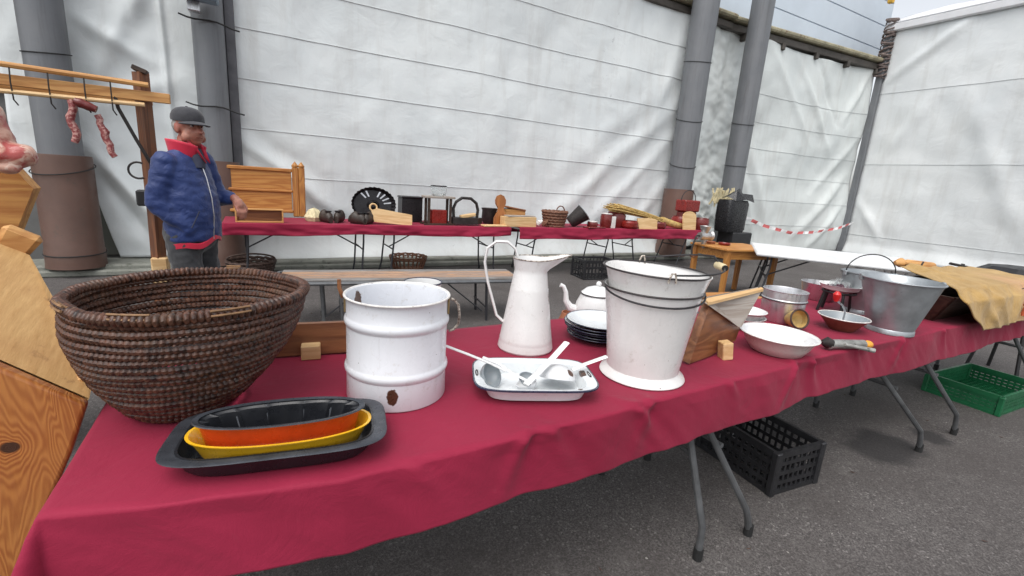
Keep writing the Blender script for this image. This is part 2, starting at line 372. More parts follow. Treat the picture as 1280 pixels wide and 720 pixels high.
# ---------------------------------------------------------------- mesh builder
class B:
    def __init__(s): s.v = []; s.f = []
    def add(s, vs, fs):
        o = len(s.v); s.v += [tuple(x) for x in vs]; s.f += [tuple(i + o for i in q) for q in fs]; return s
    def box(s, c, d, rot=(0, 0, 0), bev=0.0, taper=None):
        x, y, z = (q / 2 for q in d); b = min(bev, .45 * min(d))
        R = Euler(rot).to_matrix(); c = V(c); pts = []; fs = []
        if b <= 0:
            P = [V((i * x, j * y, k * z)) for i in (-1, 1) for j in (-1, 1) for k in (-1, 1)]
            fs = [(0, 1, 3, 2), (4, 6, 7, 5), (0, 4, 5, 1), (2, 3, 7, 6), (0, 2, 6, 4), (1, 5, 7, 3)]
        else:
            idx = {}
            P = []
            for i in (-1, 1):
                for j in (-1, 1):
                    for k in (-1, 1):
                        for a in range(3):
                            q = [i * (x - b), j * (y - b), k * (z - b)]; q[a] = (i, j, k)[a] * (x, y, z)[a]
                            idx[(i, j, k, a)] = len(P); P.append(V(q))
                        fs.append(tuple(idx[(i, j, k, a)] for a in (0, 1, 2)))
            for a in range(3):
                o = [q for q in range(3) if q != a]
                for sg in (-1, 1):
                    l = []
                    for u, w in ((-1, -1), (1, -1), (1, 1), (-1, 1)):
                        t = [0, 0, 0]; t[a] = sg; t[o[0]] = u; t[o[1]] = w; l.append(idx[(*t, a)])
                    fs.append(tuple(l))
                for u in (-1, 1):
                    for w in (-1, 1):
                        t1 = [0, 0, 0]; t1[o[0]] = u; t1[o[1]] = w; t2 = list(t1); t1[a] = -1; t2[a] = 1
                        fs.append((idx[(*t1, o[0])], idx[(*t2, o[0])], idx[(*t2, o[1])], idx[(*t1, o[1])]))
        if taper:
            P = [V((p.x * (1 + taper * p.z / z), p.y * (1 + taper * p.z / z), p.z)) for p in P]
        return s.add([R @ p + c for p in P], fs)
    def path(s, pts, r, n=10, closed=False, cap=True, sq=None):
        pts = [V(p) for p in pts]; m = len(pts); rr = r if isinstance(r, (list, tuple)) else [r] * m
        rings = []; prev = None
        for i, p in enumerate(pts):
            a = pts[(i - 1) % m] if (closed or i) else p; b = pts[(i + 1) % m] if (closed or i < m - 1) else p
            t = (b - a).normalized()
            if prev is None:
                u = t.cross(V((0, 0, 1))); u = t.cross(V((1, 0, 0))) if u.length < .1 else u
            else: u = prev - t * prev.dot(t)
            u.normalize(); prev = u; w = t.cross(u)
            sx, sy = sq if sq else (1, 1)
            rings.append([p + (u * cos(k * 2 * pi / n) * sx + w * sin(k * 2 * pi / n) * sy) * rr[i] for k in range(n)])
        return s.loft(rings, cap and not closed, closed)
    def loft(s, rings, cap=True, closed=False):
        n = len(rings[0]); vs = [p for r in rings for p in r]; fs = []; m = len(rings)
        for i in range(m if closed else m - 1):
            j = (i + 1) % m
            for k in range(n):
                l = (k + 1) % n; fs.append((i * n + k, i * n + l, j * n + l, j * n + k))
        if cap: fs.append(tuple(range(n - 1, -1, -1))); fs.append(tuple((m - 1) * n + k for k in range(n)))
        return s.add(vs, fs)
    def lathe(s, prof, n=64, c=(0, 0, 0), sx=1, sy=1, cap=True, ex=2, rmod=None, tilt=None):
        rings = []
        for j, (r, z) in enumerate(prof):
            ring = []
            for k in range(n):
                a = 2 * pi * k / n; ca, sa = cos(a), sin(a)
                x = abs(ca) ** (2 / ex) * (1 if ca >= 0 else -1); y = abs(sa) ** (2 / ex) * (1 if sa >= 0 else -1)
                q = rmod(a, j) if rmod else 1
                rx, ry = (r if isinstance(r, tuple) else (r * sx, r * sy))
                ring.append(V((x * rx * q, y * ry * q, z)))
            rings.append(ring)
        if tilt: T = Euler(tilt).to_matrix(); rings = [[T @ p for p in r] for r in rings]
        c = V(c); return s.loft([[p + c for p in r] for r in rings], cap)
    def sph(s, c, r, n=16, m=10, rot=(0, 0, 0)):
        r = r if isinstance(r, (tuple, list)) else (r, r, r); R = Euler(rot).to_matrix(); c = V(c); rings = []
        for i in range(m):
            t = -pi / 2 + pi * (i + .12) / (m - 1 + .24)
            rings.append([R @ V((r[0] * cos(t) * cos(2 * pi * k / n), r[1] * cos(t) * sin(2 * pi * k / n), r[2] * sin(t))) + c for k in range(n)])
        return s.loft(rings)
    def prism(s, poly, off):
        n = len(poly); off = V(off); a = [V(p) for p in poly]; b = [p + off for p in a]
        fs = [tuple(range(n)), tuple(range(2 * n - 1, n - 1, -1))] + [(k, k + n, (k + 1) % n + n, (k + 1) % n) for k in range(n)]
        return s.add(a + b, fs)
    def grid(s, fn, nu, nv):
        vs = [fn(i / nu, j / nv) for i in range(nu + 1) for j in range(nv + 1)]; w = nv + 1
        return s.add(vs, [(i * w + j, (i + 1) * w + j, (i + 1) * w + j + 1, i * w + j + 1) for i in range(nu) for j in range(nv)])
    def mesh(s, name, smooth=35):
        me = bpy.data.meshes.new(name); me.from_pydata(s.v, [], s.f)
        if smooth:
            bm = bmesh.new(); bm.from_mesh(me); bmesh.ops.recalc_face_normals(bm, faces=bm.faces); bm.to_mesh(me); bm.free()
            me.polygons.foreach_set('use_smooth', [True] * len(me.polygons)); me.set_sharp_from_angle(angle=rad(smooth))
        return me
    def obj(s, name, mat, parent=None, smooth=35, label=None, loc=(0, 0, 0), rot=(0, 0, 0), kind=None):
        return mk(name, s.mesh(name, smooth), mat, parent, label, loc, rot, kind)
def mk(name, me, mat, parent=None, label=None, loc=(0, 0, 0), rot=(0, 0, 0), kind=None):
    if mat and not me.materials: me.materials.append(M(mat))
    o = bpy.data.objects.new(name, me); COL.objects.link(o); o.parent = parent; o.location = loc; o.rotation_euler = rot
    if label: o['label'] = label
    if kind: o['kind'] = kind
    return o
def tag(o, label, cat, group=None):
    o['label'] = label; o['category'] = cat
    if group: o['group'] = group
    return o
def thing(name, label, cat, loc=(0, 0, 0), rz=0, group=None, rot=None):
    o = bpy.data.objects.new(name, None); COL.objects.link(o); o.empty_display_size = .05
    o.location = loc; o.rotation_euler = rot or (0, 0, rz); return tag(o, label, cat, group)
def struct(o): o['kind'] = 'structure'; return o
def dup(o, parent=None, **k):
    c = o.copy(); COL.objects.link(c); c.parent = parent
    for ch in list(o.children): dup(ch, c)
    for a, v in k.items():
        if a in ('label', 'group'): c[a] = v
        else: setattr(c, a, v)
    return c
def thick(o, t, off=0):
    m = o.modifiers.new('thickness', 'SOLIDIFY'); m.thickness = t; m.offset = off; return o
def nz(x, y, z=0, s=1): return noise.noise(V((x * s, y * s, z * s)))
def arc(c, r, a0, a1, n, u=(1, 0, 0), w=(0, 0, 1)):
    c, u, w = V(c), V(u), V(w); return [c + u * (r * cos(a0 + (a1 - a0) * i / n)) + w * (r * sin(a0 + (a1 - a0) * i / n)) for i in range(n + 1)]
def seams(par, fn, zs, lo, hi, ztop, zbot, n, off=-.006):
    # welded seams that follow the cloth: sample the surface at the row nearest each seam height
    for zz in zs:
        v = (ztop - zz) / (ztop - zbot); P = [V(fn(i / n, v)) for i in range(n + 1)]
        B().path([p + V(off) for p in P], .005, 6, sq=(1, 1)).obj('seam', 'seamline', par)
def ridge(x, z, a, b, w, amp):
    dx, dz = b[0] - a[0], b[1] - a[1]; L2 = dx * dx + dz * dz; t = max(0, min(1, ((x - a[0]) * dx + (z - a[1]) * dz) / L2))
    d = math.hypot(x - a[0] - t * dx, z - a[1] - t * dz) / w
    return amp * math.exp(-d * d) * (sin(pi * min(1, t * 1.0 + .0)) * .7 + .3) if d < 3 else 0

# ================================================================ SETTING
def gz(u, v):
    x = -40 + 120 * u; y = -40 + 90 * v; return (x, y, 0)
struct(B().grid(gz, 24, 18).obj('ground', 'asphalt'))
g = B(); g.box((4, 7.33, .06), (16, .5, .12), bev=.02); struct(g.obj('pavement_kerb', 'kerb'))
g = B(); g.box((4, 7.02, .035), (16, .10, .07), bev=.015); struct(g.obj('kerb_rail', 'kerb'))
wl = thing('building', 'grey market hall behind the tarpaulins with pale blue cladding above the gutter', 'building', (4, 7.9, 0))
B().box((0, .2, 2.5), (24, .3, 5)).obj('wall', 'render', wl)
for i in range(9):   # horizontal cladding panels
    z = 5.30 + i * .62
    B().box((1.8, .02, z + .3), (21.4, .06, .60), bev=.008).obj('cladding_panel', 'cladding', wl, 30)
for x in (-5.3, -4.0, -2.65):
    B().box((x - 4 + .0 + 4 - .0, 0, 1.45), (1.15, .06, 2.7), bev=.01).obj('shutter', 'shutter', wl)
B().box((-6.42, .01, 2.55), (.85, .08, 1.0), bev=.01).obj('window', 'shutter', wl)
B().box((10.75, -.75, 8.3), (.12, .12, 3.4), bev=.01).obj('corner_post', 'yellowpaint', wl)
gt = thing('roof_gutter', 'long stained gutter and dark beam running above the tarpaulins', 'gutter', (0, 7.5, 5.1))
B().box((2.9, .05, -.10), (12.6, .28, .12), bev=.01).obj('beam', 'beam', gt)
B().box((2.9, -.03, .05), (12.6, .36, .10), bev=.03).obj('gutter_trough', 'gutter', gt)
a5 = -rad(5.1)
B().box((12.3, -.17, -.10), (6.4, .30, .14), (0, 0, a5), .01).obj('beam', 'beam', gt)
B().box((12.3, -.23, .05), (6.4, .38, .10), (0, 0, a5), .03).obj('gutter_trough', 'gutter', gt)
for i in range(5): B().box((9.7 + i * 1.2, .03 - .107 * i, -.22), (.10, .30, .16), (0, 0, a5), .02).obj('bracket', 'beam', gt)

# tarpaulins -----------------------------------------------------
SE = (.65, 1.26, 1.87, 2.49, 3.10, 3.71, 4.32)
def seam(z, zs, w=.035, amp=.022):
    q = 0
    for s in zs:
        d = (z - s) / w
        if abs(d) < 3: q += amp * math.exp(-d * d) * (1 if d > 0 else .35)
    return q
RA = [((7.9, 3.3), (4.6, .5), .16, .09), ((7.9, 2.6), (5.6, .4), .13, .08), ((7.9, 3.9), (5.0, 1.6), .22, .05), ((7.9, 1.7), (6.7, .3), .12, .07), ((7.8, 4.7), (7.2, 2.6), .15, .05),
      ((-.2, 1.75), (1.1, .8), .07, .07), ((-.2, 2.0), (.9, 1.2), .10, -.05), ((-.2, 1.5), (.5, .5), .08, .06), ((.2, 1.3), (1.8, .55), .12, .05), ((2.2, 4.9), (3.6, 2.6), .3, .03), ((5.6, 4.9), (4.2, 3.4), .25, -.03), ((1, 4.8), (.3, 2.6), .2, .03)]
def tA(u, v):
    x = -.20 + 8.2 * u; z = 4.98 - 4.88 * v
    y = 7.44
    for r in RA: y -= .6 * ridge(x + .05 * nz(x, z, 2, 2), z + .12 * nz(x, z, 8, 1.3), *r)
    y -= .08 * nz(x, z, 1, .6) + .018 * nz(x * 1.3, z, 5, 1.9) + .004 * nz(x, z, 9, 6)
    if z < .5: y -= (.5 - z) ** 2 * 1.3 + .05 * nz(x, 4, 0, 1.5)
    edge = max(0, x - 7.6); x2 = x + (.10 * sin(z * 1.3) - .25 * max(0, 1.8 - z)) * edge * 1.2
    return (x2, y, z)
TA = tag(thick(B().grid(tA, 200, 125).obj('tarpaulin', 'tarpA', smooth=0), .004), 'largest white tarpaulin with level seams hanging behind the long tables', 'tarpaulin', 'tarpaulins closing off the market yard')
for p in TA.data.polygons: p.use_smooth = True
seams(TA, tA, SE[1:], 0, 1, 4.98, .10, 100, (0, -.006, 0))
def smooth_all(o):
    for p in o.data.polygons: p.use_smooth = True
    return o
RL = [((-1.6, 4.9), (-1.1, 3.2), .12, .07), ((-1.0, 4.6), (-1.2, 2.9), .05, -.05), ((-.75, 3.9), (-1.6, 2.2), .10, .07), ((-.7, 2.4), (-1.7, 1.9), .12, .05), ((-1.7, 1.5), (-1.0, .5), .09, .10), ((-1.6, 1.1), (-1.1, .2), .07, -.07), ((-.6, 1.6), (-1.3, .4), .12, .08), ((-.9, 4.9), (-.85, .3), .03, .04), ((-1.7, 2.9), (-1.0, 2.5), .08, .05)]
def tL(u, v):
    x = -1.80 + 1.25 * u; z = 4.98 - 4.84 * v
    if z < 1.4: x = x + (.18 * (1.4 - z) ** 1.2 - .1) * (1 - u) + .12 * (1 - u)
    y = 7.44
    for r in RL: y -= ridge(x, z, *r)
    return (x, y - .06 * nz(x, z, 3, 1.1) - .025 * nz(x, z, 7, 3.3), z)
tag(thick(smooth_all(B().grid(tL, 70, 150).obj('tarpaulin', 'tarpA', smooth=0)), .004), 'crumpled white tarpaulin between the two left grey columns behind the man', 'tarpaulin', 'tarpaulins closing off the market yard')
def tS(u, v):
    z = 4.9 - 3.9 * v; x = -2.32 + .06 * v + .30 * (u - .5) + .05 * nz(z, 1, 0, 1.2); return (x + .05 * v, 7.50 + .03 * nz(x, z, 2, 3), z)
tag(thick(smooth_all(B().grid(tS, 8, 60).obj('tarpaulin', 'tarpA', smooth=0)), .004), 'narrow white tarpaulin strip beside the leftmost grey column', 'tarpaulin', 'tarpaulins closing off the market yard')
def tC(u, v):
    x = 7.7 + 2.3 * u; z = 4.95 - 4.75 * v; lo = max(0, 2.2 - z)
    return (x, 7.56 - .09 * nz(x * 1.8, z, 4, 1.2) - .045 * (1 + lo) * nz(x, z, 8, 3.6) - .02 * (1 + lo) * nz(x, z, 2, 8), z)
tag(thick(smooth_all(B().grid(tC, 70, 130).obj('tarpaulin', 'tarpB', smooth=0)), .004), 'mildewed crumpled tarpaulin strip between the two leaning grey columns', 'tarpaulin', 'tarpaulins closing off the market yard')
SB = (.78, 1.39, 2.0, 2.60, 3.21, 3.82)
RB = [((10.6, 4.8), (12.4, 2.9), .12, .05), ((11.5, 4.8), (13.3, 2.7), .10, .06), ((12.2, 4.9), (13.4, 3.4), .08, -.05), ((10.3, 2.9), (11.6, .3), .14, .08), ((14.3, 2.2), (12.6, .5), .15, .09), ((14.4, 3.2), (12.9, 1.6), .12, .05), ((10.4, 2.0), (11.1, .3), .10, .08), ((14.4, 4.9), (13.6, 3.5), .1, .06), ((14.3, 1.4), (13.2, .2), .1, .07)]
def tB(u, v):
    x = 10.1 + 4.45 * u; z = 4.97 - 4.85 * v
    z = z - .10 * sin(pi * u) * max(0, 1 - v * 1.5)
    d = 0
    for r in RB: d -= ridge(x, z, *r)
    d -= .10 * nz(x, z, 6, .7) + .035 * nz(x, z, 2, 2.2)
    return (x, 7.30 - (x - 10.1) * .0892 + .12 + d, z)
TB = tag(thick(smooth_all(B().grid(tB, 110, 110).obj('tarpaulin', 'tarpB', smooth=0)), .004), 'wrinkled off-white tarpaulin under the gutter between right column and tent corner', 'tarpaulin', 'tarpaulins closing off the market yard')
seams(TB, tB, SB, 0, 1, 4.97, .12, 60, (0, -.006, 0))
# tent on the right
tent = thing('market_tent', 'large white tent at right with a banded eave and seamed side wall', 'tent', (14.6, 6.9, 0))
def tR(u, v):
    y = -.05 - 10.5 * u; z = 5.85 - 5.75 * v
    x = .05 * nz(y, z, 1, .5) + .03 * nz(y, z, 5, 1.8)
    zz = z + .02 * nz(y, 1, 0, 1)
    x -= ridge(-y, z, (0, 4.5), (1.6, 5.8), .10, .09) + ridge(-y, z, (.1, 2.2), (1.3, 4.2), .14, .06) + ridge(-y, z, (.1, 1.6), (.9, .5), .1, .05) + ridge(-y, z, (2.0, 3.9), (3.4, 1.0), .2, .05) + ridge(-y, z, (3.0, 5.6), (2.2, 3.0), .2, .04)
    return (x - .4 * max(0, .4 - z) + .02, y, z)
thick(smooth_all(B().grid(tR, 170, 90).obj('side_wall', 'tarpR', tent, smooth=0)), .004)
seams(tent, tR, (.63, 2.52, 4.32), 0, 1, 5.85, .10, 90, (-.008, 0, 0))
B().box((-.03, -5.2, 5.92), (.10, 10.7, .20), bev=.03).obj('eave_band', 'whitepvc', tent)
def rf(u, v): y = .12 - 10.8 * u; return (-.08 + 2.6 * v, y, 6.02 + .95 * v ** .9 + .02 * sin(u * 60) * v)
thick(B().grid(rf, 40, 10).obj('roof', 'whitepvc', tent), .01)
B().box((.0, .02, 2.95), (.15, .15, 5.9), bev=.01).obj('corner_post', 'column', tent)
q = B()
for i in range(26):
    z = 4.75 + i * .055; a = i * 1.3
    q.path([V((-.02 + .12 * cos(t) + random.uniform(-.02, .02), .03 + .13 * sin(t), z + .05 * sin(t + a))) for t in [k * pi / 4 for k in range(8)]], random.uniform(.012, .03), 6, closed=True)
q.obj('lashing', 'ropedirt', tent)

# columns --------------------------------------------------------
def column(label, x, y, r, top=5.6, sleeve=None, ties=()):
    t = thing('column', label, 'column', (x, y, 0), 0, 'grey steel columns standing along the tarpaulins')
    n = 40
    B().lathe([(r, .1), (r, top)], n).obj('shaft', 'column', t)
    if sleeve:
        B().lathe([(sleeve[0] * 1.02, .10), (sleeve[0], .16), (sleeve[0], .3), (sleeve[0] * .97, .32), (sleeve[0] * .96, sleeve[1] - .02), (sleeve[0] * .95, sleeve[1])], n).obj('base_sleeve', 'sleeve', t)
    for z, dz in ties:
        rr = r + .008 if not sleeve or z > sleeve[1] else sleeve[0] + .006
        B().path([V((rr * cos(a), rr * sin(a), z + dz * sin(a + .5))) for a in [k * 2 * pi / 24 for k in range(24)]], .006, 6, closed=True).obj('cable', 'rubber', t)
    return t
column('leftmost grey column with brown plastic sleeve behind the meat rack', -1.88, 7.15, .192, 5.2, (.272, 1.37), [(2.42, .03), (1.22, .07), (.26, .01)])
column('grey column directly behind the man in the blue jacket', -.392, 7.18, .168, 5.2, (.25, 1.42), [])
column('thick grey column with brown base at the right edge of the largest tarpaulin', 7.93, 7.1, .255, 5.8, (.32, 1.50), [(4.0, .05), (2.9, .07), (2.0, .07), (.9, .03)])
column('slimmer grey column under the gutter behind the black bag', 9.50, 7.0, .225, 5.8, None, [(3.0, .05), (2.1, .02)])
o = B().box((0, 0, 2.5), (.11, .12, 5.0), bev=.01).obj('channel_post', 'channel', None, loc=(-.17, 7.34, 0)); tag(o, 'dark narrow channel post beside the column behind the man', 'post')
for i, (z, lb) in enumerate([(2.02, 'lower black cable tied round the column behind the man'), (2.97, 'upper black cable tied round the column behind the man')]):
    pts = [V((-.66 + .075 * k, 6.98 - .02 * sin(k * .9), z + .06 * (1 - k / 8) - .02 * sin(k))) for k in range(9)]
    tag(B().path(pts, .010, 6).obj('cable', 'rubber'), lb, 'cable', 'black cables at the column behind the man')
lp = thing('floodlight', 'blue-grey floodlight fixed to the column at the top left', 'lamp', (-.50, 6.85, 3.16))
B().box((0, -.05, .03), (.50, .32, .06), (rad(6), 0, 0), .02).obj('housing', 'lamp', lp)
B().box((.0, .06, -.05), (.12, .12, .11), bev=.01).obj('bracket', 'steel', lp)
# warning tape
tp = thing('barrier_tape', 'red and white barrier tape sagging in front of the right tarpaulin', 'tape', (9.9, 6.9, 1.0))
P = [(-.1, 0, .02), (.9, -.02, -.22), (1.9, -.10, -.37), (2.8, -.16, -.33), (3.7, -.22, -.22), (4.45, -.24, -.06)]
def tpos(t):
    k = min(4.999, t * 5); i = int(k); f = k - i; a, b = V(P[i]), V(P[i + 1]); return a.lerp(b, f)
N = 22
for par, mt in ((0, 'redband'), (1, 'whiteband')):
    for i in range(par, N, 2):
        a, b = tpos(i / N), tpos((i + 1) / N); w = .034; tw = .02 * sin(i)
        B().prism([a + V((0, 0, -w)), b + V((0, tw, -w)), b + V((.05, 0, w)), a + V((.05, 0, w))], (0, .004, 0)).obj('stripe', mt, tp)

# ================================================================ TABLES
TZ = .732
def frame(par, x0, x1, x2, y0, y1, mt='tubegrey', r=.014, zt=.70, kz=.13, side=1, brace=None):
    for y in (y0, y1):
        yt = y + .13 if (y < 1.1 and y == y0) else y
        pts = [(x0, yt, zt), (x0 + (x1 - x0) * .05, yt, zt - .17), (x1, y, kz + .02), (x1 + (x2 - x1) * .5, y, kz - .03), (x2, y, .02)]
        lg = B().path(pts, r, 10).obj('leg', mt, par)
        B().path([(x2, y, .0), (x2, y, .05)], r * 1.35, 10).obj('foot', 'rubber', lg)
    f = .52; xc = x0 + (x1 - x0) * .45
    B().path([(xc, y0 + (.085 if y0 < 1.1 else 0), .42), (xc, y1, .42)], r * .8, 8).obj('crossbar', mt, par)
    bx = brace if brace is not None else x0 - side * .5
    ym = (y0 + y1) / 2
    B().path([(xc, ym - .05, .42), (bx, ym - .03, zt)], r * .75, 8).obj('brace', mt, par)
def ftable(label, x0, x1, y0, y1, frames, grp, mt='tubegrey', top='whitetable', rz=0, z=TZ):
    t = thing('folding_table', label, 'table', (0, 0, 0), 0, grp)
    B().box(((x0 + x1) / 2, (y0 + y1) / 2, z - .02), (x1 - x0, y1 - y0, .04), bev=.012).obj('tabletop', top, t)
    for fr in frames: frame(t, *fr[:3], y0 - .11 if y0 < 2 else y0 + .06, y1 - .28 if y0 < 2 else y1 - .12, mt, fr[4] if len(fr) > 4 else .014, side=fr[3])
    return t
GN = 'folding tables under the crimson cloth in front'; GF = 'folding tables under the far crimson cloths'
ftable('near folding table holding the coil basket and enamel pot', -.33, 1.505, 1.07, 1.84, [(1.46, 1.475, 1.48, 1)], GN)
ftable('middle folding table of the front row with black crate beneath', 1.51, 3.47, 1.07, 1.84, [(1.545, 1.745, 1.80, -1), (2.98, 3.38, 3.44, 1)], GN)
ftable('far right folding table of the front row with green crate beneath', 3.475, 5.45, 1.07, 1.84, [(3.53, 3.90, 3.945, -1), (5.1, 5.4, 5.42, 1)], GN)
frame([o for o in bpy.data.objects if o.get('label', '').startswith('near folding table')][0], -.22, -.24, -.25, 1.12, 1.60, side=-1)
# crimson cloth in front
X0, X1, Y1, CZ, DR = -.385, 5.5, 1.865, .748, .20
YF = [(-.8, 1.07), (-.385, 1.065), (-.2, 1.02), (.14, .957), (.6, .963), (.98, .975), (2.3, 1.028), (3.8, 1.03), (6, 1.05)]
PN = [(.30, .5, .010), (.62, -.4, .020), (.70, .5, .012), (1.04, .7, .022), (1.10, -.3, .016), (1.52, .5, .012), (1.98, -.6, .024), (2.12, .4, .024), (2.5, .7, .014), (3.0, -.5, .018), (3.5, .5, .015), (4.2, .4, .018)]
def yf(x): # front edge of the top
    for (a, ya), (b, yb) in zip(YF, YF[1:]):
        if x <= b: break
    return ya + (yb - ya) * max(0, min(1, (x - a) / (b - a))) + .006 * nz(x, 0, 0, 2.6)
def cl(s, t):
    y0 = yf(max(s, X0)); ds = max(X0 - s, 0); dt = max(y0 - t, 0); db = max(t - Y1, 0); d = math.hypot(ds, dt)
    x, y, z = max(s, X0), min(max(t, y0), Y1), CZ
    z += .0025 * nz(x, t, 1, 5) + .0035 * max(0, nz(x + t * .4, t * .3, 7, 6) - .1)
    if d > 0:
        ph = math.atan2(dt, ds); fl = .06 + .42 * abs(sin(2 * ph)) ** 1.5
        rr = .010; dd = max(0, d - rr)   # small rounded fold
        wv = (.022 * nz(s * 1.0, .5, 2, 3.2) + .008 * nz(s + t * .7, t * .4, 5, 9) + .002 * nz(s + t, t * .5, 3, 24)) * min(1, d / .05)
        hz = min(d, rr) * .9 + dd * fl + wv
        for xp, sl_, am in PN:
            q = (s - xp - sl_ * dt) / (.018 + .10 * dt)
            if abs(q) < 3: hz += am * math.exp(-q * q) * math.exp(-dt / .11) * min(1, d / .02) - am * .5 * math.exp(-(q - 1.6) ** 2) * math.exp(-dt / .11) * min(1, d / .02)
        x -= ds / d * hz; y -= dt / d * hz
        z -= (min(d, rr) ** 2 / rr) * .5 + dd * (1 - fl * .15)
    if db > 0:
        z -= db * .97; y += .02 * min(1, db * 10) + .02 * nz(s, 2, 0, 5) * min(1, db * 8)
    e = y - y0
    if d == 0 and e < .12:
        for xp, sl_, am in PN:
            if abs(x - xp) < .12: z += am * .4 * math.exp(-((x - xp + sl_ * e * .8) / .022) ** 2) * (1 - e / .12) ** 1.5
    if d == 0 and e < .09: z += (.003 * nz(x, 1, 3, 9) + .009 * max(0, nz(x, 0, 8, 4.0))) * (1 - e / .09)   # pinches along the front edge
    return (x, y, z)
def cgrid(u, v):
    s = X0 - .22 + (X1 - X0 + .22) * u
    hem = DR + .012 * nz(s, 3, 0, 2.2) + .006 * nz(s, 9, 0, 9); y0 = yf(max(s, X0))
    k = v * 1.0
    if k < .42: t = y0 - hem * (1 - (k / .42))
    elif k < .86: t = y0 + (Y1 - y0) * ((k - .42) / .44)
    else: t = Y1 + .20 * (k - .86) / .14
    return cl(s, t)
o = B().grid(cgrid, 560, 100).obj('tablecloth', 'cloth', smooth=0); smooth_all(o); thick(o, .0015, -1)
tag(o, 'crimson tablecloth spread over the long front table full of enamelware', 'tablecloth')

# far tables
ftable('leftmost far folding table behind the man', -.30, 1.42, 6.12, 6.85, [(-.1, -.12, -.14, -1, .012), (1.22, 1.20, 1.18, 1, .012)], GF, 'tubeblack')
ftable('far folding table under the baking tin and pale cutting board', 1.43, 3.33, 6.12, 6.85, [(1.62, 1.58, 1.55, -1, .012), (3.12, 3.14, 3.16, 1, .012)], GF, 'tubeblack')
ftable('far folding table under the small wicker basket and tilted bucket', 3.62, 5.58, 6.12, 6.85, [(3.85, 3.80, 3.78, -1, .012), (5.35, 5.28, 5.25, 1, .012)], GF, 'tubeblack')
ftable('rightmost far folding table under the straw broom', 5.6, 7.55, 6.12, 6.85, [(5.9, 6.0, 6.02, -1, .012), (7.3, 7.15, 7.1, 1, .012)], GF, 'tubeblack')
def fcloth(label, x0, x1, drop, seed):
    def f(u, v):
        x = x0 + (x1 - x0) * u; w = nz(x, seed, 0, 2.5)
        L = drop + .02 * nz(x, seed, 4, 1.3)
        if v < .4:
            k = 1 - v / .4; return (x, 6.08 - .02 * sin(k * 1.5) + (.045 * w + .03 * nz(x, k * .5, seed, 5)) * k, .748 - k * L)
        if v < .75: return (x, 6.08 + .80 * (v - .4) / .35, .748 + .004 * nz(x, v * 3, seed, 3))
        k = (v - .75) / .25; return (x, 6.88 + .02 * w * k, .748 - k * .16)
    o = B().grid(f, 180, 40).obj('tablecloth', 'cloth', smooth=0); smooth_all(o); thick(o, .002, -1)
    tag(o, label, 'tablecloth', 'crimson cloths on the far tables')
fcloth('crimson cloth on the far left tables with clogs and flat iron', -.34, 3.36, .13, 3)
fcloth('crimson cloth on the far right tables with broom and red pots', 3.50, 7.62, .17, 11)
# white table standing at an angle beyond
for lb, off in (('white bare folding table behind the pine table, nearer half', 0), ('white bare folding table behind the pine table, farther half', .74)):
    t = thing('folding_table', lb, 'table', (5.62, 3.62, 0), rad(-53), 'bare white folding tables')
    t.location = (5.62 + off * .8, 3.62 + off * .6, 0)
    B().box((.95, .365, .725), (1.9, .73, .045), bev=.015).obj('tabletop', 'whitetable', t)
    frame(t, .2, .12, .1, .06, .66, 'tubeblack', .013, .70, side=-1); frame(t, 1.62, 1.66, 1.68, .06, .66, 'whitepvc', .018, .70, side=1)

# ================================================================ things on the front table
Z = .75
def ring(r, z, rad_, n=64, seg=8, sx=1, sy=1): # closed torus points
    return [V((r * sx * cos(a), r * sy * sin(a), z)) for a in [2 * pi * k / n for k in range(n)]]
# coil basket
bk = thing('coil_basket', 'large dark coiled willow basket at the left end of the front table', 'basket', (-.20, 1.47, Z))
def coil(r, z, cr, n_st, ph, shift=0, sx=1., wob=.004):
    segs = n_st * 5; rings = []
    for k in range(segs):
        a = 2 * pi * k / segs; st = (k / 5.0 + ph); bulge = .72 + .34 * abs(sin(pi * st)) ** .8 + .05 * nz(st * .7, z * 90, 3) + .08 * nz(a * 5, z * 40, 0, 2)
        rr = r + wob * nz(cos(a) * 2, sin(a) * 2, z * 30); zz = z + wob * nz(cos(a) * 2 + 5, sin(a) * 2, z * 30)
        c = V(((rr + shift * 0) * cos(a) + shift, rr * sin(a), zz)); o_ = V((cos(a), sin(a), 0))
        rings.append([c + (o_ * cos(t + .3 * (st % 1)) + V((0, 0, 1)) * sin(t + .3 * (st % 1))) * cr * bulge for t in [q * pi / 4 for q in range(8)]])
    return B().loft(rings, False, True)
NR = 17
for i in range(NR):
    f = i / (NR - 1); r = .116 + .150 * sin(f * pi / 2) ** .86; z = .012 + .295 * f
    coil(r, z, .0098, int(2 * pi * r / .0128), random.random(), .045 * f).obj('coil', 'coil', bk)
coil(.268, .322, .0150, 128, 0, .047, wob=.010).obj('rim_coil', 'coil', bk)
q = B(); q.lathe([(.001, .0), (.112, .0), (.112, .012), (.001, .012)], 40); q.obj('bottom', 'coil', bk)
# bundled rush strands showing on the rim
for a0, a1 in ((3.5, 3.75), (4.2, 4.5), (4.9, 5.2), (1.2, 1.35)):
    for j in range(4):
        B().path([V((.047 + (.272 + .009 * cos(j)) * cos(a), (.272 + .009 * cos(j)) * sin(a), .327 + .011 * sin(j * 1.3))) for a in [a0 + (a1 - a0) * k / 8 for k in range(9)]], .0030, 5).obj('rush_strand', 'rush', bk)
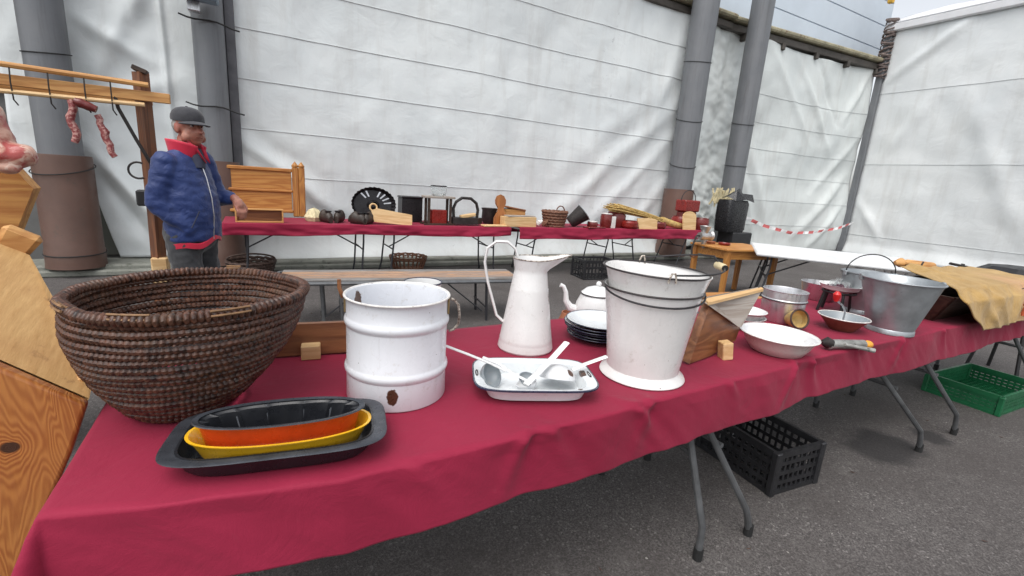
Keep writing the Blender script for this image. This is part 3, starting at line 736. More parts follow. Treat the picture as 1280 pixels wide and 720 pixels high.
# roasting tin
rt_ = thing('roasting_tin', 'black non-stick roasting tin holding the orange and yellow dishes', 'roasting tin', (.033, 1.13, Z + .003), rad(-10))
def sring(a, b, z): return ((a, b), z)
B().lathe([sring(.001, .001, .001), sring(.185, .094, .0), sring(.197, .102, .012), sring(.207, .110, .05), sring(.208, .111, .053), sring(.203, .107, .053), sring(.192, .099, .014), sring(.18, .09, .004), sring(.001, .001, .004)], 72, ex=4.6, cap=False).obj('tin_body', 'nonstick', rt_)
B().lathe([sring(.203, .107, .0515), sring(.234, .128, .0525), sring(.239, .132, .0505), sring(.234, .129, .0495), sring(.206, .110, .0500)], 72, ex=4.4, cap=False).obj('flange', 'nonsticktop', rt_)
yd = thing('oval_dish', 'yellow oval dish lying in the black roasting tin', 'dish', (.033, 1.102, Z + .022), rad(-10))
B().lathe([sring(.001, .001, .0), sring(.155, .058, .0), sring(.17, .068, .008), sring(.188, .079, .046), sring(.196, .085, .051), sring(.197, .086, .054), sring(.190, .080, .054), sring(.183, .074, .046), sring(.165, .064, .012), sring(.001, .001, .006)], 80, ex=2.25, cap=False).obj('dish_body', 'yellow', yd)
om = thing('cake_mould', 'orange oval fluted cake mould with dark lining, stacked on the yellow dish', 'cake mould', (.033, 1.106, Z + .034), rad(-9))
flo = lambda a, j: 1 - (.045 * abs(sin(a * 7)) if 1 <= j <= 2 else 0)
fli = lambda a, j: 1 - (.060 * (1 - abs(sin(a * 7)) ** .5) * 1.6 if j in (1, 2) else 0)
B().lathe([sring(.001, .001, .0), sring(.148, .045, .0), sring(.158, .050, .008), sring(.172, .058, .068), sring(.178, .063, .072)], 140, ex=2.2, cap=False).obj('mould_body', 'orange', om)
B().lathe([sring(.176, .062, .073), sring(.165, .053, .066), sring(.145, .042, .012), sring(.001, .001, .008)], 168, ex=2.2, cap=False, rmod=fli).obj('lining', 'nonstick', om)
for k in range(14):
    a = pi * k / 7 + .0; e = lambda A, Bq: ((abs(cos(a)) ** (2 / 2.2)) * (1 if cos(a) >= 0 else -1) * A, (abs(sin(a)) ** (2 / 2.2)) * (1 if sin(a) >= 0 else -1) * Bq)
    B().path([(*e(.167, .055), .069), (*e(.157, .0485), .050), (*e(.147, .043), .015), (*e(.10, .028), .010)], [.0022, .003, .003, .001], 6).obj('flute_ridge', 'ridgegrey', om)
B().lathe([sring(.170, .057, .0735), sring(.181, .066, .0755), sring(.183, .067, .073), sring(.178, .063, .0715)], 100, ex=2.2, cap=False).obj('rim', 'nonsticktop', om)
# enamel pot
pt = thing('enamel_pot', 'tall white ribbed enamel pot with a brown chip near its base', 'pot', (.366, 1.345, Z))
pr = [(.001, .001), (.149, .0), (.151, .004), (.150, .09)]
for zc in (.097, .243):
    for k in range(9):
        t = pi * k / 8; pr.append((.150 + .0065 * sin(t), zc - .016 + .032 * k / 8))
    if zc < .2: pr.append((.150, .225))
pr += [(.150, .30), (.153, .312), (.156, .316), (.154, .319), (.149, .315), (.147, .3), (.147, .01), (.001, .006)]
B().lathe(pr, 96, cap=False).obj('pot_body', 'pot', pt)
B().path(ring(.1545, .3165, 0, 90), .0035, 8, closed=True).obj('rim', 'rim2', pt)
for a, lb in ((-.35, 0), (2.8, 1)):
    u = V((cos(a), sin(a), 0)); w = V((-sin(a), cos(a), 0)); e = B()
    e.box(u * .153 + V((0, 0, .283)), (.006, .028, .05), (0, 0, a), .002).obj('lug', 'goldwire', pt)
    c = u * .160
    if lb == 0:
        B().path([c + V((0, 0, .305)) + w * .0, c + u * .012 + V((0, 0, .30)), c + u * .024 + V((0, 0, .285)), c + u * .028 + V((0, 0, .25)), c + u * .026 + V((0, 0, .225)), c + u * .012 + V((0, 0, .205)), c - u * .003 + V((0, 0, .20))], .0042, 8).obj('bail_end', 'worn', pt)
    else: B().path([c + V((0, 0, .30)), c + u * .01 + V((0, 0, .33)), c + u * .01 + V((0, 0, .355))], .006, 8).obj('bail_end', 'brown', pt)
# saucepan behind pot
sp_ = thing('enamel_mug', 'small white enamel can with blue-black rim, behind the tall ribbed pot', 'can', (.585, 1.775, Z))
B().lathe([(.001, 0), (.072, 0), (.074, .2), (.076, .213), (.072, .213), (.070, .2), (.068, .006), (.001, .004)], 48, cap=False).obj('can_body', 'white', sp_)
B().path(ring(.0755, .213, 0, 48), .003, 8, closed=True).obj('rim', 'navy', sp_); sp_.scale = (1, 1, 1.16)
# left stand board
sb = thing('wooden_stand', 'dark brown board with a pale block, between basket and ribbed pot', 'board', (.10, 1.745, Z), rad(-8))
B().box((.02, 0, .062), (.40, .022, .12), (rad(-6), 0, 0), .003).obj('board', 'brown', sb)
B().box((.055, -.035, .026), (.064, .045, .052), bev=.003).obj('block', 'pale', sb)
# tray
tr = thing('enamel_tray', 'rectangular white enamel tray with blue edge holding four utensils', 'tray', (.785, 1.20, Z), rad(-22))
B().lathe([sring(.001, .001, .002), sring(.145, .092, .0), sring(.157, .102, .006), sring(.174, .112, .044), sring(.184, .118, .048), sring(.201, .134, .051), sring(.202, .135, .054), sring(.182, .116, .051), sring(.168, .106, .046), sring(.152, .096, .010), sring(.14, .085, .005), sring(.001, .001, .005)], 96, ex=4.6, cap=False).obj('tray_body', 'tray', tr)
B().lathe([sring(.199, .132, .0545), sring(.204, .137, .0535), sring(.204, .137, .0495), sring(.199, .132, .0490)], 96, ex=4.6, cap=False).obj('edge', 'navy', tr)
for x in (-.190, .190):
    B().path([V((x + .0035 * cos(a), .022 * sin(a), .0535)) for a in [k * pi / 8 for k in range(16)]], .0018, 6, closed=True).obj('hanging_slot', 'blackrim', tr)
def bowlmesh(b, c, r, depth, tilt, t=.0025, n=40):
    pr = [(r * cos(a), -depth * sin(a)) for a in [k * (pi / 2 - .02) / 8 for k in range(9)]]
    pr = list(reversed(pr)); inn = [((x - t) if x > t else x, z + t) for x, z in reversed(pr)]
    b.lathe(pr + [(r, .001), (r - t, .001)] + inn[1:], n, c=c, cap=False, tilt=tilt)
def utensil(name, label, c, r, dep, tilt, h, mat, hr=.006, flat=None):
    base = V(c); t = thing(name, label, 'ladle' if name == 'ladle' else 'utensil', c, 0, 'long handled utensils lying in the enamel tray')
    b = B(); bowlmesh(b, (0, 0, 0), r, dep, tilt); b.obj('bowl', mat, t)
    b = B(); b.path([V(p) - base for p in h], hr, 8, sq=flat); b.obj('handle', 'white', t); return t
utensil('ladle', 'grey ladle at the left of the tray, handle resting towards the pot', (.652, 1.245, .800), .042, .036, (rad(50), rad(35), 0), [(.688, 1.222, .818), (.640, 1.245, .843), (.575, 1.275, .870), (.505, 1.31, .897)], 'greyen', .0065, (1, .6))
utensil('ladle', 'ladle with a broad upright handle leaning across the tray centre', (.735, 1.165, .792), .034, .028, (rad(-10), rad(-10), 0), [(.715, 1.135, .803), (.775, 1.155, .83), (.845, 1.18, .862), (.912, 1.205, .897)], 'ladle', .012, (1, .3))
utensil('skimmer', 'chipped white dome-shaped skimmer at the right of the tray', (.862, 1.172, .787), .062, .045, (rad(165), rad(12), 0), [(.915, 1.165, .812), (.96, 1.155, .83), (1.035, 1.135, .856)], 'ladle', .011, (1, .3))
utensil('ladle', 'thin handled ladle lying lengthwise in the middle of the tray', (.762, 1.20, .790), .030, .022, (rad(20), 0, 0), [(.748, 1.172, .793), (.71, 1.21, .81), (.675, 1.25, .835), (.635, 1.285, .848)], 'greyen', .007, (1, .5))
# jug
jg = thing('enamel_jug', 'tall white enamel water jug with spout and hooped handle', 'jug', (.962, 1.556, Z))
def jugring(r, z, k):   # k = spout pull (towards +x -y)
    a0 = rad(-28); pts = []
    for i in range(72):
        a = 2 * pi * i / 72; d = abs((a - a0 + pi) % (2 * pi) - pi)
        e = math.exp(-(d / .42) ** 2) * k; back = math.exp(-((pi - d) / .5) ** 2) * k * .0
        pts.append(V(((r + e) * cos(a), (r + e) * sin(a), z + e * .28 - .010 * k / .1 * (1 - math.exp(-(d / .8) ** 2)) * 0)))
    return pts
jp = [(.001, .0, 0), (.112, 0, 0), (.115, .006, 0), (.111, .03, 0), (.1095, .036, 0), (.110, .042, 0), (.1075, .05, 0), (.078, .25, 0), (.0775, .255, 0), (.076, .26, 0), (.068, .315, 0), (.066, .325, 0), (.067, .335, .010), (.070, .35, .038), (.073, .368, .071), (.075, .376, .085), (.073, .376, .082), (.066, .352, .035), (.062, .33, .005), (.06, .30, 0), (.100, .02, 0), (.001, .01, 0)]
B().loft([jugring(*p) for p in jp], False).obj('jug_body', 'jug', jg)
B().path(jugring(.0745, .3765, .085), .0025, 6, closed=True).obj('rim', 'worn', jg)
hu = V((-.87, .49, 0))
B().path([hu * .055 + V((0, 0, .375)), hu * .068 + V((0, 0, .41)), hu * .10 + V((0, 0, .435)), hu * .145 + V((0, 0, .435)), hu * .180 + V((0, 0, .405)), hu * .188 + V((0, 0, .35)), hu * .172 + V((0, 0, .27)), hu * .128 + V((0, 0, .13)), hu * .100 + V((0, 0, .105))], .0115, 10, sq=(1, .5)).obj('handle', 'jug', jg)
# plates
pg = 'stack of dark-backed enamel plates behind the bucket'
for i in range(6):
    lb = ['lowest enamel plate of the stack beside the white bucket', 'second enamel plate from the bottom of the stack', 'third enamel plate from the bottom of the stack', 'fourth enamel plate from the bottom of the stack', 'second enamel plate from the top of the stack', 'topmost pale blue enamel plate of the stack beside the bucket'][i]
    t = thing('enamel_plate', lb, 'plate', (1.335 + .004 * (i % 3), 1.545 - .003 * (i % 2), Z + .0125 * i), .5 * i, pg)
    s = .135 + .005 * i if i < 5 else .152
    B().lathe([(.001, .001), (s * .62, .0), (s * .66, .003), (s * .82, .020), (s, .026), (s + .002, .0275)], 64, cap=False).obj('underside', 'blackrim' if i < 5 else 'maroonrim', t)
    B().lathe([(s + .001, .0285), (s * .82, .0225), (s * .66, .0055), (.001, .0045)], 64, cap=False).obj('inside', 'tray', t)
    B().path(ring(s + .001, .028, 0, 64), .0022, 6, closed=True).obj('rim', 'navy', t)
# teapot
tp_ = thing('teapot', 'small white enamel teapot with curved spout behind the plates', 'teapot', (1.53, 1.80, Z)); tp_.scale = (1.2, 1.2, 1.2)
B().lathe([(.001, 0), (.088, 0), (.094, .01), (.096, .03), (.088, .07), (.072, .105), (.068, .112), (.062, .112), (.001, .10)], 56, cap=False).obj('pot_body', 'white', tp_)
B().lathe([(.071, .110), (.071, .116), (.05, .135), (.02, .145), (.001, .147)], 48, cap=False).obj('lid', 'white', tp_)
B().path(ring(.0715, .113, 0, 48), .0028, 6, closed=True).obj('lid_rim', 'blackrim', tp_)
B().sph((0, 0, .156), .012).obj('knob', 'white', tp_)
su = V((-.87, .49, 0))
B().path([su * .08 + V((0, 0, .035)), su * .115 + V((0, 0, .045)), su * .135 + V((0, 0, .075)), su * .138 + V((0, 0, .11)), su * .150 + V((0, 0, .135)), su * .165 + V((0, 0, .14))], [.022, .018, .013, .010, .009, .010], 10).obj('spout', 'white', tp_)
B().path([-su * .085 + V((0, 0, .10)), -su * .13 + V((0, 0, .11)), -su * .15 + V((0, 0, .08)), -su * .135 + V((0, 0, .04)), -su * .092 + V((0, 0, .025))], .007, 8).obj('handle', 'white', tp_)
# nested buckets
bo = thing('enamel_bucket', 'large white enamel bucket standing on the cloth, the outer of two nested', 'bucket', (1.245, 1.168, Z), 0, 'two nested white enamel buckets')
B().lathe([(.001, .010), (.134, .012), (.150, .004), (.153, .0), (.156, .004), (.152, .012), (.136, .022), (.131, .03), (.146, .16), (.170, .325), (.1735, .335), (.170, .336), (.165, .32), (.126, .03), (.001, .02)], 96, cap=False).obj('bucket_body', 'bucket', bo)
rv = V((.87, -.49, 0)); fv = V((-.49, -.87, 0))
def tring(r, z, k, n=80, ph0=0, ph1=2 * pi, close=True):
    m = n if close else n + 1
    return [V((r * cos(a), r * sin(a), z)) + V((0, 0, k)) * ((V((cos(a), sin(a), 0))).dot(rv)) for a in [ph0 + (ph1 - ph0) * i / n for i in range(m)]]
B().path(tring(.1745, .334, 0), .0036, 8, closed=True).obj('rim', 'blackrim', bo)
a0 = math.atan2(rv.y, rv.x)
B().path([V(((.180 - .004 * sin(pi * i / 24)) * cos(a), (.180 - .004 * sin(pi * i / 24)) * sin(a), .330 - .028 * sin(pi * i / 24) ** .7)) for i, a in [(i, a0 - pi + .15 + (pi - .3) * i / 24) for i in range(25)]], .0036, 8).obj('bail', 'wire', bo)
bi = thing('enamel_bucket', 'inner white enamel bucket nested on top, its wooden-gripped bail folded right', 'bucket', (1.255, 1.176, Z + .05), 0, 'two nested white enamel buckets')
B().lathe([(.001, .0), (.12, .0), (.160, .26), (.182, .335), (.187, .345), (.184, .348), (.178, .335), (.155, .25), (.116, .006), (.001, .004)], 96, cap=False, tilt=(0, rad(1.5), 0)).obj('bucket_body', 'bucket', bi)
B().path([V((.186 * cos(a), .186 * sin(a), .347 - .186 * cos(a) * .026)) for a in [2 * pi * k / 80 for k in range(80)]], .0034, 8, closed=True).obj('rim', 'blackrim', bi)
e1, e2 = fv * .187, -fv * .187
for e, s in ((e1, 1), (e2, -1)):
    B().path([e + V((0, 0, .335)) - rv * .012, e + V((0, 0, .350)) - rv * .010, e + V((0, 0, .366)) - rv * .004, e + V((0, 0, .368)) + rv * .006, e + V((0, 0, .354)) + rv * .010, e + V((0, 0, .335)) + rv * .012], .0034, 6).obj('ear', 'worn', bi)
pb = [e1 + V((0, 0, .362)) + rv * .01]
for k in range(1, 12):
    t = pi * k / 12; p = fv * (.187 * cos(t)) + rv * (.015 + .215 * sin(t) ** .85) + V((0, 0, .362 + .012 * sin(t) + .03 * sin(t) * (cos(t) < 0)))
    pb.append(p)
pb.append(e2 + V((0, 0, .362)) + rv * .01)
B().path(pb, .0032, 8).obj('bail', 'wire', bi)
gp = pb[6]; B().path([gp + fv * .035, gp + fv * .028, gp - fv * .028, gp - fv * .035], [.010, .0135, .0135, .010], 16).obj('grip', 'olive', bi)
B().path([gp + fv * .041, gp + fv * .0355], [.011, .011], 12).obj('grip_cap', 'black', bi)
# wooden scuttle (open wedge box) with pale block foot
sc_ = thing('wooden_scuttle', 'brown wooden scuttle with grey inner board tilted up, behind the bucket', 'wooden scoop', (1.62, 1.22, Z))
def lp_(p): return V(p) - V((1.62, 1.22, Z))
c1, c2, c3, c4 = lp_((1.50, 1.16, .755)), lp_((2.03, 1.36, .755)), lp_((2.07, 1.29, .985)), lp_((1.64, 1.215, .980))
B().prism([c4, c1, lp_((1.66, 1.19, .755)), lp_((1.90, 1.245, .780)), lp_((1.90, 1.235, .855))], (-.012, .03, .004)).obj('bottom_board', 'brown', sc_)
B().prism([lp_((1.595, 1.20, .988)), lp_((1.67, 1.235, .992)), lp_((2.02, 1.24, 1.015)), lp_((1.87, 1.21, .858)), lp_((1.84, 1.205, .865))], (-.010, .02, .008)).obj('inner_board', 'greywood', sc_)
B().prism([lp_((1.60, 1.195, .994)), lp_((2.02, 1.235, 1.020)), lp_((2.02, 1.245, 1.026)), lp_((1.61, 1.225, 1.003))], (0, 0, -.012)).obj('edge_strip', 'pale', sc_)
B().box(lp_((1.72, 1.165, .785)), (.045, .05, .075), (0, rad(-8), rad(-25)), .003).obj('block', 'pale', sc_)
# things behind the scuttle
for i, (x, y, r, z0, dz, lb) in enumerate([(1.92, 1.62, .105, 0, .075, 'white enamel bowl just behind the bucket and scuttle'), (2.235, 1.455, .115, 0, .06, 'lower white bowl with maroon band right of the scuttle'), (2.235, 1.455, .115, .028, .065, 'upper white bowl with maroon rim right of the scuttle')]):
    t = thing('enamel_bowl', lb, 'bowl', (x, y, Z + z0), 0, 'white enamel bowls behind the scuttle')
    B().lathe([(.001, 0), (r * .5, 0), (r * .75, .02), (r, dz), (r + .004, dz + .003), (r - .003, dz + .004), (r * .72, .025), (r * .45, .006), (.001, .005)], 56, cap=False).obj('bowl_body', 'white', t)
    B().path(ring(r + .003, dz + .001, 0, 56), .003, 6, closed=True).obj('rim', 'maroonrim' if i else 'navy', t)
# basin
bs = thing('enamel_basin', 'wide white enamel basin with one dark chip at the front table edge', 'basin', (2.045, 1.14, Z))
B().lathe([(.001, .001), (.095, .0), (.108, .006), (.132, .04), (.148, .074), (.160, .082)], 80, cap=False).obj('outside', 'basinout', bs)
B().lathe([(.160, .0845), (.147, .078), (.129, .042), (.105, .009), (.001, .005)], 80, cap=False).obj('inside', 'basin', bs)
B().path(ring(.1595, .0833, 0, 80), .0026, 6, closed=True).obj('rim', 'rim2', bs)
# aluminium pot
al = thing('aluminium_pot', 'shiny aluminium cooking pot with a raised band behind the basin', 'pot', (2.625, 1.475, Z))
B().lathe([(.001, 0), (.107, 0), (.111, .006), (.111, .115), (.117, .120), (.117, .128), (.113, .132), (.113, .172), (.116, .176), (.112, .177), (.109, .17), (.107, .01), (.001, .006)], 72, cap=False).obj('pot_body', 'brightmetal', al)
B().path(ring(.118, .1235, 0, 64), .0025, 6, closed=True).obj('band', 'darkmetal', al)
# horn basket
hb = thing('straw_horn', 'short dark-rimmed straw skep lying open in front of the aluminium pot', 'straw basket', (2.52, 1.335, Z + .052), rot=(rad(72), 0, rad(-28)))
B().lathe([(.001, -.055), (.03, -.05), (.046, 0), (.050, .035), (.046, .035), (.040, 0), (.001, -.02)], 32, cap=False, sy=1.05).obj('straw_wall', 'straw', hb)
B().path(ring(.048, .036, 0, 40, 8, 1, 1.05), .005, 8, closed=True).obj('rim', 'wickerdark', hb)
# food mill
fm = thing('food_mill', 'brown sieve bowl of a food mill with a red knob on its crank', 'food mill', (2.80, 1.235, Z))
B().lathe([(.001, .003), (.058, 0), (.066, .008), (.095, .045), (.118, .070), (.120, .073)], 64, cap=False).obj('outside', 'copper', fm)
B().lathe([(.1205, .0745), (.093, .048), (.062, .012), (.001, .008)], 64, cap=False).obj('inside', 'greyen', fm)
B().path(ring(.120, .074, 0, 60), .003, 6, closed=True).obj('rim', 'rim2', fm)
B().path([(0, 0, .01), (0, 0, .10), (-.02, .01, .135), (-.075, .02, .165)], .005, 8).obj('crank', 'steel', fm)
B().path([(-.078, .02, .16), (-.08, .02, .18), (-.083, .02, .20), (-.084, .02, .214)], [.010, .017, .019, .008], 14).obj('knob', 'redpl', fm)
# roll / tool with orange tip
rl = thing('grease_pump', 'grey metal cylinder pump with side lever and orange tip, beside the basin', 'pump', (2.45, 1.03, Z), rad(-17))
B().path([(-.135, 0, .026), (-.125, 0, .026), (-.10, .002, .026), (.08, .0, .024), (.085, 0, .024)], [.018, .026, .022, .021, .018], 16).obj('barrel', 'greyroll', rl)
B().path([(-.15, .01, .03), (-.13, .0, .034), (-.11, -.01, .03)], [.014, .028, .02], 10).obj('clamp', 'irong', rl)
B().path([(-.05, -.02, .03), (.02, -.03, .02), (.085, -.055, .012)], [.008, .009, .011], 10).obj('lever', 'greyroll', rl)
B().sph((.105, 0, .022), (.028, .020, .020)).obj('tip', 'orangetip', rl)
# stainless pot and brazier
ss = thing('steel_pot', 'dull steel pot at the back of the front table near the galvanised tub', 'pot', (3.50, 1.735, Z))
B().lathe([(.001, 0), (.09, 0), (.098, .01), (.118, .115), (.122, .12), (.118, .12), (.094, .012), (.001, .006)], 56, cap=False).obj('pot_body', 'brightmetal', ss)
bz = thing('brazier', 'black three-legged stand carrying a shallow pan of small glasses', 'brazier', (3.22, 1.48, Z))
for a in (2.5, 3.9, 5.9, 1.2):
    B().path([(.082 * cos(a), .082 * sin(a), .135), (.105 * cos(a), .105 * sin(a), 0)], .009, 8).obj('leg', 'black', bz)
B().path(ring(.088, .13, 0, 40), .007, 8, closed=True).obj('ring', 'black', bz)
B().lathe([(.001, .138), (.07, .138), (.10, .150), (.114, .175), (.117, .177), (.112, .177), (.095, .154), (.001, .144)], 56, cap=False).obj('pan', 'white', bz)
for i, (x, y, h, lb) in enumerate([(.03, -.02, .05, 'short clear glass at the front of the brazier pan'), (-.03, .03, .055, 'clear glass at the left of the brazier pan'), (.055, .04, .06, 'clear glass at the right of the brazier pan')]):
    t = tag(B().lathe([(.001, .0), (.018, 0), (.022, h), (.020, h), (.016, .004), (.001, .004)], 20, cap=False).obj('glass', 'glass', loc=(3.22 + x, 1.48 + y, Z + .146)), lb, 'glass', 'small glasses in the brazier pan')
q = B()
for i in range(40):
    a = random.uniform(0, 6.28); r = random.uniform(0, .085); q.sph((3.22 + r * cos(a), 1.48 + r * sin(a), Z + .155 + random.uniform(0, .012)), .0085, 6, 4)
o = q.obj('berries', 'cloves', kind='stuff'); o['label'] = 'dark berries heaped in the brazier pan'; o['category'] = 'berries'
# galvanised tub
gv = thing('galvanised_tub', 'flared galvanised zinc bucket with raised wire bail near the sack', 'bucket', (3.075, 1.125, Z))
B().lathe([(.001, .012), (.105, .012), (.110, .0), (.113, .0), (.112, .022), (.109, .026), (.180, .288), (.186, .292), (.184, .297), (.178, .292), (.106, .03), (.001, .02)], 80, cap=False).obj('tub_body', 'galv', gv)
B().path(ring(.185, .293, 0, 80), .005, 8, closed=True).obj('rim', 'galv', gv)
for k in (0, 1): B().box(V((.186 * cos(2.3 + pi * k), .186 * sin(2.3 + pi * k), .285)), (.012, .03, .035), (0, 0, 2.3 + pi * k), .003).obj('ear', 'galv', gv)
g2 = thing('galvanised_bucket', 'second zinc bucket with raised wire bail, behind the big galvanised one', 'bucket', (3.42, 1.42, Z))
B().lathe([(.001, .012), (.105, .012), (.110, .0), (.113, .0), (.112, .022), (.109, .026), (.152, .250), (.158, .254), (.156, .259), (.150, .254), (.106, .03), (.001, .02)], 64, cap=False).obj('bucket_body', 'galv', g2)
B().path(ring(.157, .255, 0, 64), .005, 8, closed=True).obj('rim', 'tubegrey', g2)
d1 = V((.87, -.49, 0))
B().path([d1 * (.158 * cos(t)) + V((0, 0, .262 + .115 * sin(t))) for t in [pi * k / 20 for k in range(21)]], .0035, 8).obj('bail', 'wire', g2)
for k in (1, -1): B().box(d1 * .160 * k + V((0, 0, .25)), (.012, .03, .03), (0, 0, math.atan2(d1.y, d1.x)), .003).obj('ear', 'galv', g2)
# kneading trough under sack
kt = thing('kneading_trough', 'dark wooden trough partly covered by the hessian sack', 'trough', (4.1, 1.27, Z))
B().prism([(-.42, -.13, .0), (1.05, -.12, .0), (1.22, -.24, .18), (-.52, -.24, .18)], (0, .012, 0)).obj('front_board', 'darkwood', kt)
B().prism([(-.42, .13, .0), (1.05, .13, .0), (1.22, .25, .18), (-.52, .25, .18)], (0, .012, 0)).obj('back_board', 'darkwood', kt)
B().prism([(-.42, -.13, .0), (-.42, .13, .0), (-.52, .25, .18), (-.52, -.24, .18)], (.015, 0, 0)).obj('end_board', 'darkwood', kt)
B().prism([(1.05, -.13, .0), (1.05, .13, .0), (1.22, .25, .18), (1.22, -.24, .18)], (.015, 0, 0)).obj('end_board', 'darkwood', kt)
B().box((.31, 0, .008), (1.46, .26, .015)).obj('floor_board', 'darkwood', kt)
# sack
import bisect
Lc = [(4.02, 1.50, 1.01), (3.96, 1.36, .985), (3.80, 1.22, .975), (3.62, 1.06, .962), (3.60, .985, .90), (3.72, .965, .80), (3.88, .950, .715)]
Mc = [(4.60, 1.52, .990), (4.50, 1.36, .985), (4.42, 1.20, .970), (4.40, 1.05, .955), (4.40, .975, .90), (4.44, .955, .80), (4.45, .945, .725)]
Rc = [(5.35, 1.50, .965), (5.40, 1.36, .955), (5.42, 1.22, .945), (5.38, 1.08, .925), (5.28, .995, .86), (5.20, .955, .78), (5.12, .945, .705)]
def sam(c, t):
    k = min(len(c) - 1.001, t * (len(c) - 1)); i = int(k); return V(c[i]).lerp(V(c[i + 1]), k - i)
def sk_(u, v):
    a, b, c = sam(Lc, v), sam(Mc, v), sam(Rc, v); p = a.lerp(b, u * 2) if u < .5 else b.lerp(c, u * 2 - 1)
    w = .030 * nz(u * 7 + v * 3.5, v * 1.5, 3, 1.3) + .020 * nz(u * 15 + v * 6, v * 3, 8, 1)
    w *= 1 - .45 * v
    fold = .02 * math.exp(-((u - .12 - .05 * v) / .035) ** 2) + .02 * math.exp(-((u - .22 - .10 * v) / .03) ** 2)
    return p + V((0, -w * min(1, v * 1.6) - fold * v, .012 + .5 * w * (1 - v * .6) + fold * (1 - v)))
o = smooth_all(B().grid(sk_, 90, 70).obj('hessian_sack', 'sack', smooth=0)); thick(o, .006, 1)
sk0 = thing('sack', 'yellow-brown hessian sack with red print draped over the dark trough', 'sack')
o.parent = sk0; o.name = 'sack_cloth'
# print marks on the sack (illegible red strokes)
for (u0_, v0, u1_, v1) in ((.55, .76, .58, .80), (.58, .80, .55, .86), (.55, .86, .58, .93), (.60, .74, .60, .92), (.60, .74, .64, .80), (.64, .80, .60, .84), (.66, .73, .70, .78), (.70, .78, .67, .86), (.67, .86, .71, .92), (.52, .78, .525, .92)):
    pts = []
    for k in range(6):
        f = k / 5; p = sk_(u0_ + (u1_ - u0_) * f, v0 + (v1 - v0) * f); pts.append(p + V((0, -.017, .004)))
    B().path(pts, .008, 6, sq=(1, .4)).obj('print_stroke', 'inkred', sk0)
# turned wooden end and screw handle by the sack
th = thing('wooden_screw_press', 'turned wooden knob and iron screw handle poking out behind the sack', 'press', (4.1, 1.62, Z))
B().path([(-.02, -.06, .28), (.02, -.08, .285), (.06, -.08, .28), (.10, -.09, .275), (.5, -.1, .25)], [.015, .035, .022, .034, .03], 14).obj('knob', 'pine', th)
B().path([(.16, -.14, .20), (.17, -.15, .27), (.19, -.15, .30)], .006, 8).obj('hook', 'irong', th)
B().path([(1.42, 0, .0), (1.45, 0, .225)], .014, 10).obj('screw', 'irong', th)
B().path([(1.17, 0, .235), (1.74, 0, .172)], .012, 10).obj('cross_handle', 'irong', th)
# black machine far right
bm_ = thing('black_hopper', 'black metal hopper standing behind the sack at the right edge', 'hopper', (5.95, 1.30, .55))
B().lathe([(.14, .0), (.15, .10), (.30, .27), (.34, .38), (.26, .43), (.001, .44)], 8, cap=True).obj('hopper_body', 'black', bm_, 20)
for a in (.5, 2.2, 4.0, 5.4): B().path([(.12 * cos(a), .12 * sin(a), .05), (.22 * cos(a), .22 * sin(a), -.55)], .014, 8).obj('leg', 'black', bm_)

# ================================================================ crates and baskets on the ground
def crate(label, loc, rz, L, Wd, Hh, mt, grp, bars=(14, 8, 5), top=True):
    t = thing('plastic_crate', label, 'crate', loc, rz, grp)
    nl, nw, nh = bars
    def side(x0, y0, x1, y1, n, nm, dip=False):
        b = B(); d = V((x1 - x0, y1 - y0, 0)); l = d.length; a = math.atan2(d.y, d.x); c = V(((x0 + x1) / 2, (y0 + y1) / 2, 0))
        for j in range(nh + 1):
            hgt = .034 if j in (0, nh) else .020
            b.box(c + V((0, 0, Hh * (.03 + .94 * j / nh))), (l, .010 if 0 < j < nh else .018, hgt), (0, 0, a))
        for i in range(n + 1):
            p = V((x0, y0, 0)) + d * (i / n); b.box(p + V((0, 0, Hh / 2)), (.013 if 0 < i < n else .022, .007 if 0 < i < n else .022, Hh * .96), (0, 0, a))
        b.obj(nm, mt, t)
    x, y = L / 2, Wd / 2
    side(-x, -y, x, -y, nl, 'side_panel'); side(-x, y, x, y, nl, 'side_panel'); side(-x, -y, -x, y, nw, 'end_panel'); side(x, -y, x, y, nw, 'end_panel')
    b = B()
    for i in range(nl + 1): b.box((-x + L * i / nl, 0, .012), (.007, Wd, .008))
    for i in range(nw + 1): b.box((0, -y + Wd * i / nw, .010), (L, .007, .008))
    b.obj('bottom_grille', mt, t)
    for sx in (-1, 1):
        for sy in (-1, 1): B().box((sx * x, sy * y, Hh * .52), (.035, .035, Hh * 1.06), bev=.006).obj('corner_post', mt, t)
    return t
crate('black plastic crate under the front table beside the grey table legs', (2.335, 1.30, 0), rad(-5), .33, .46, .225, 'blackpl', 'black plastic crates', (9, 12, 4))
crate('green plastic crate under the far right end of the front table', (5.02, 1.14, 0), rad(-3), .72, .44, .14, 'greenpl', 'green crate', (22, 12, 5))
crate('black plastic crate on the ground in front of the far tables', (4.75, 5.75, 0), rad(-8), .58, .40, .30, 'blackpl', 'black plastic crates', (9, 6, 3))
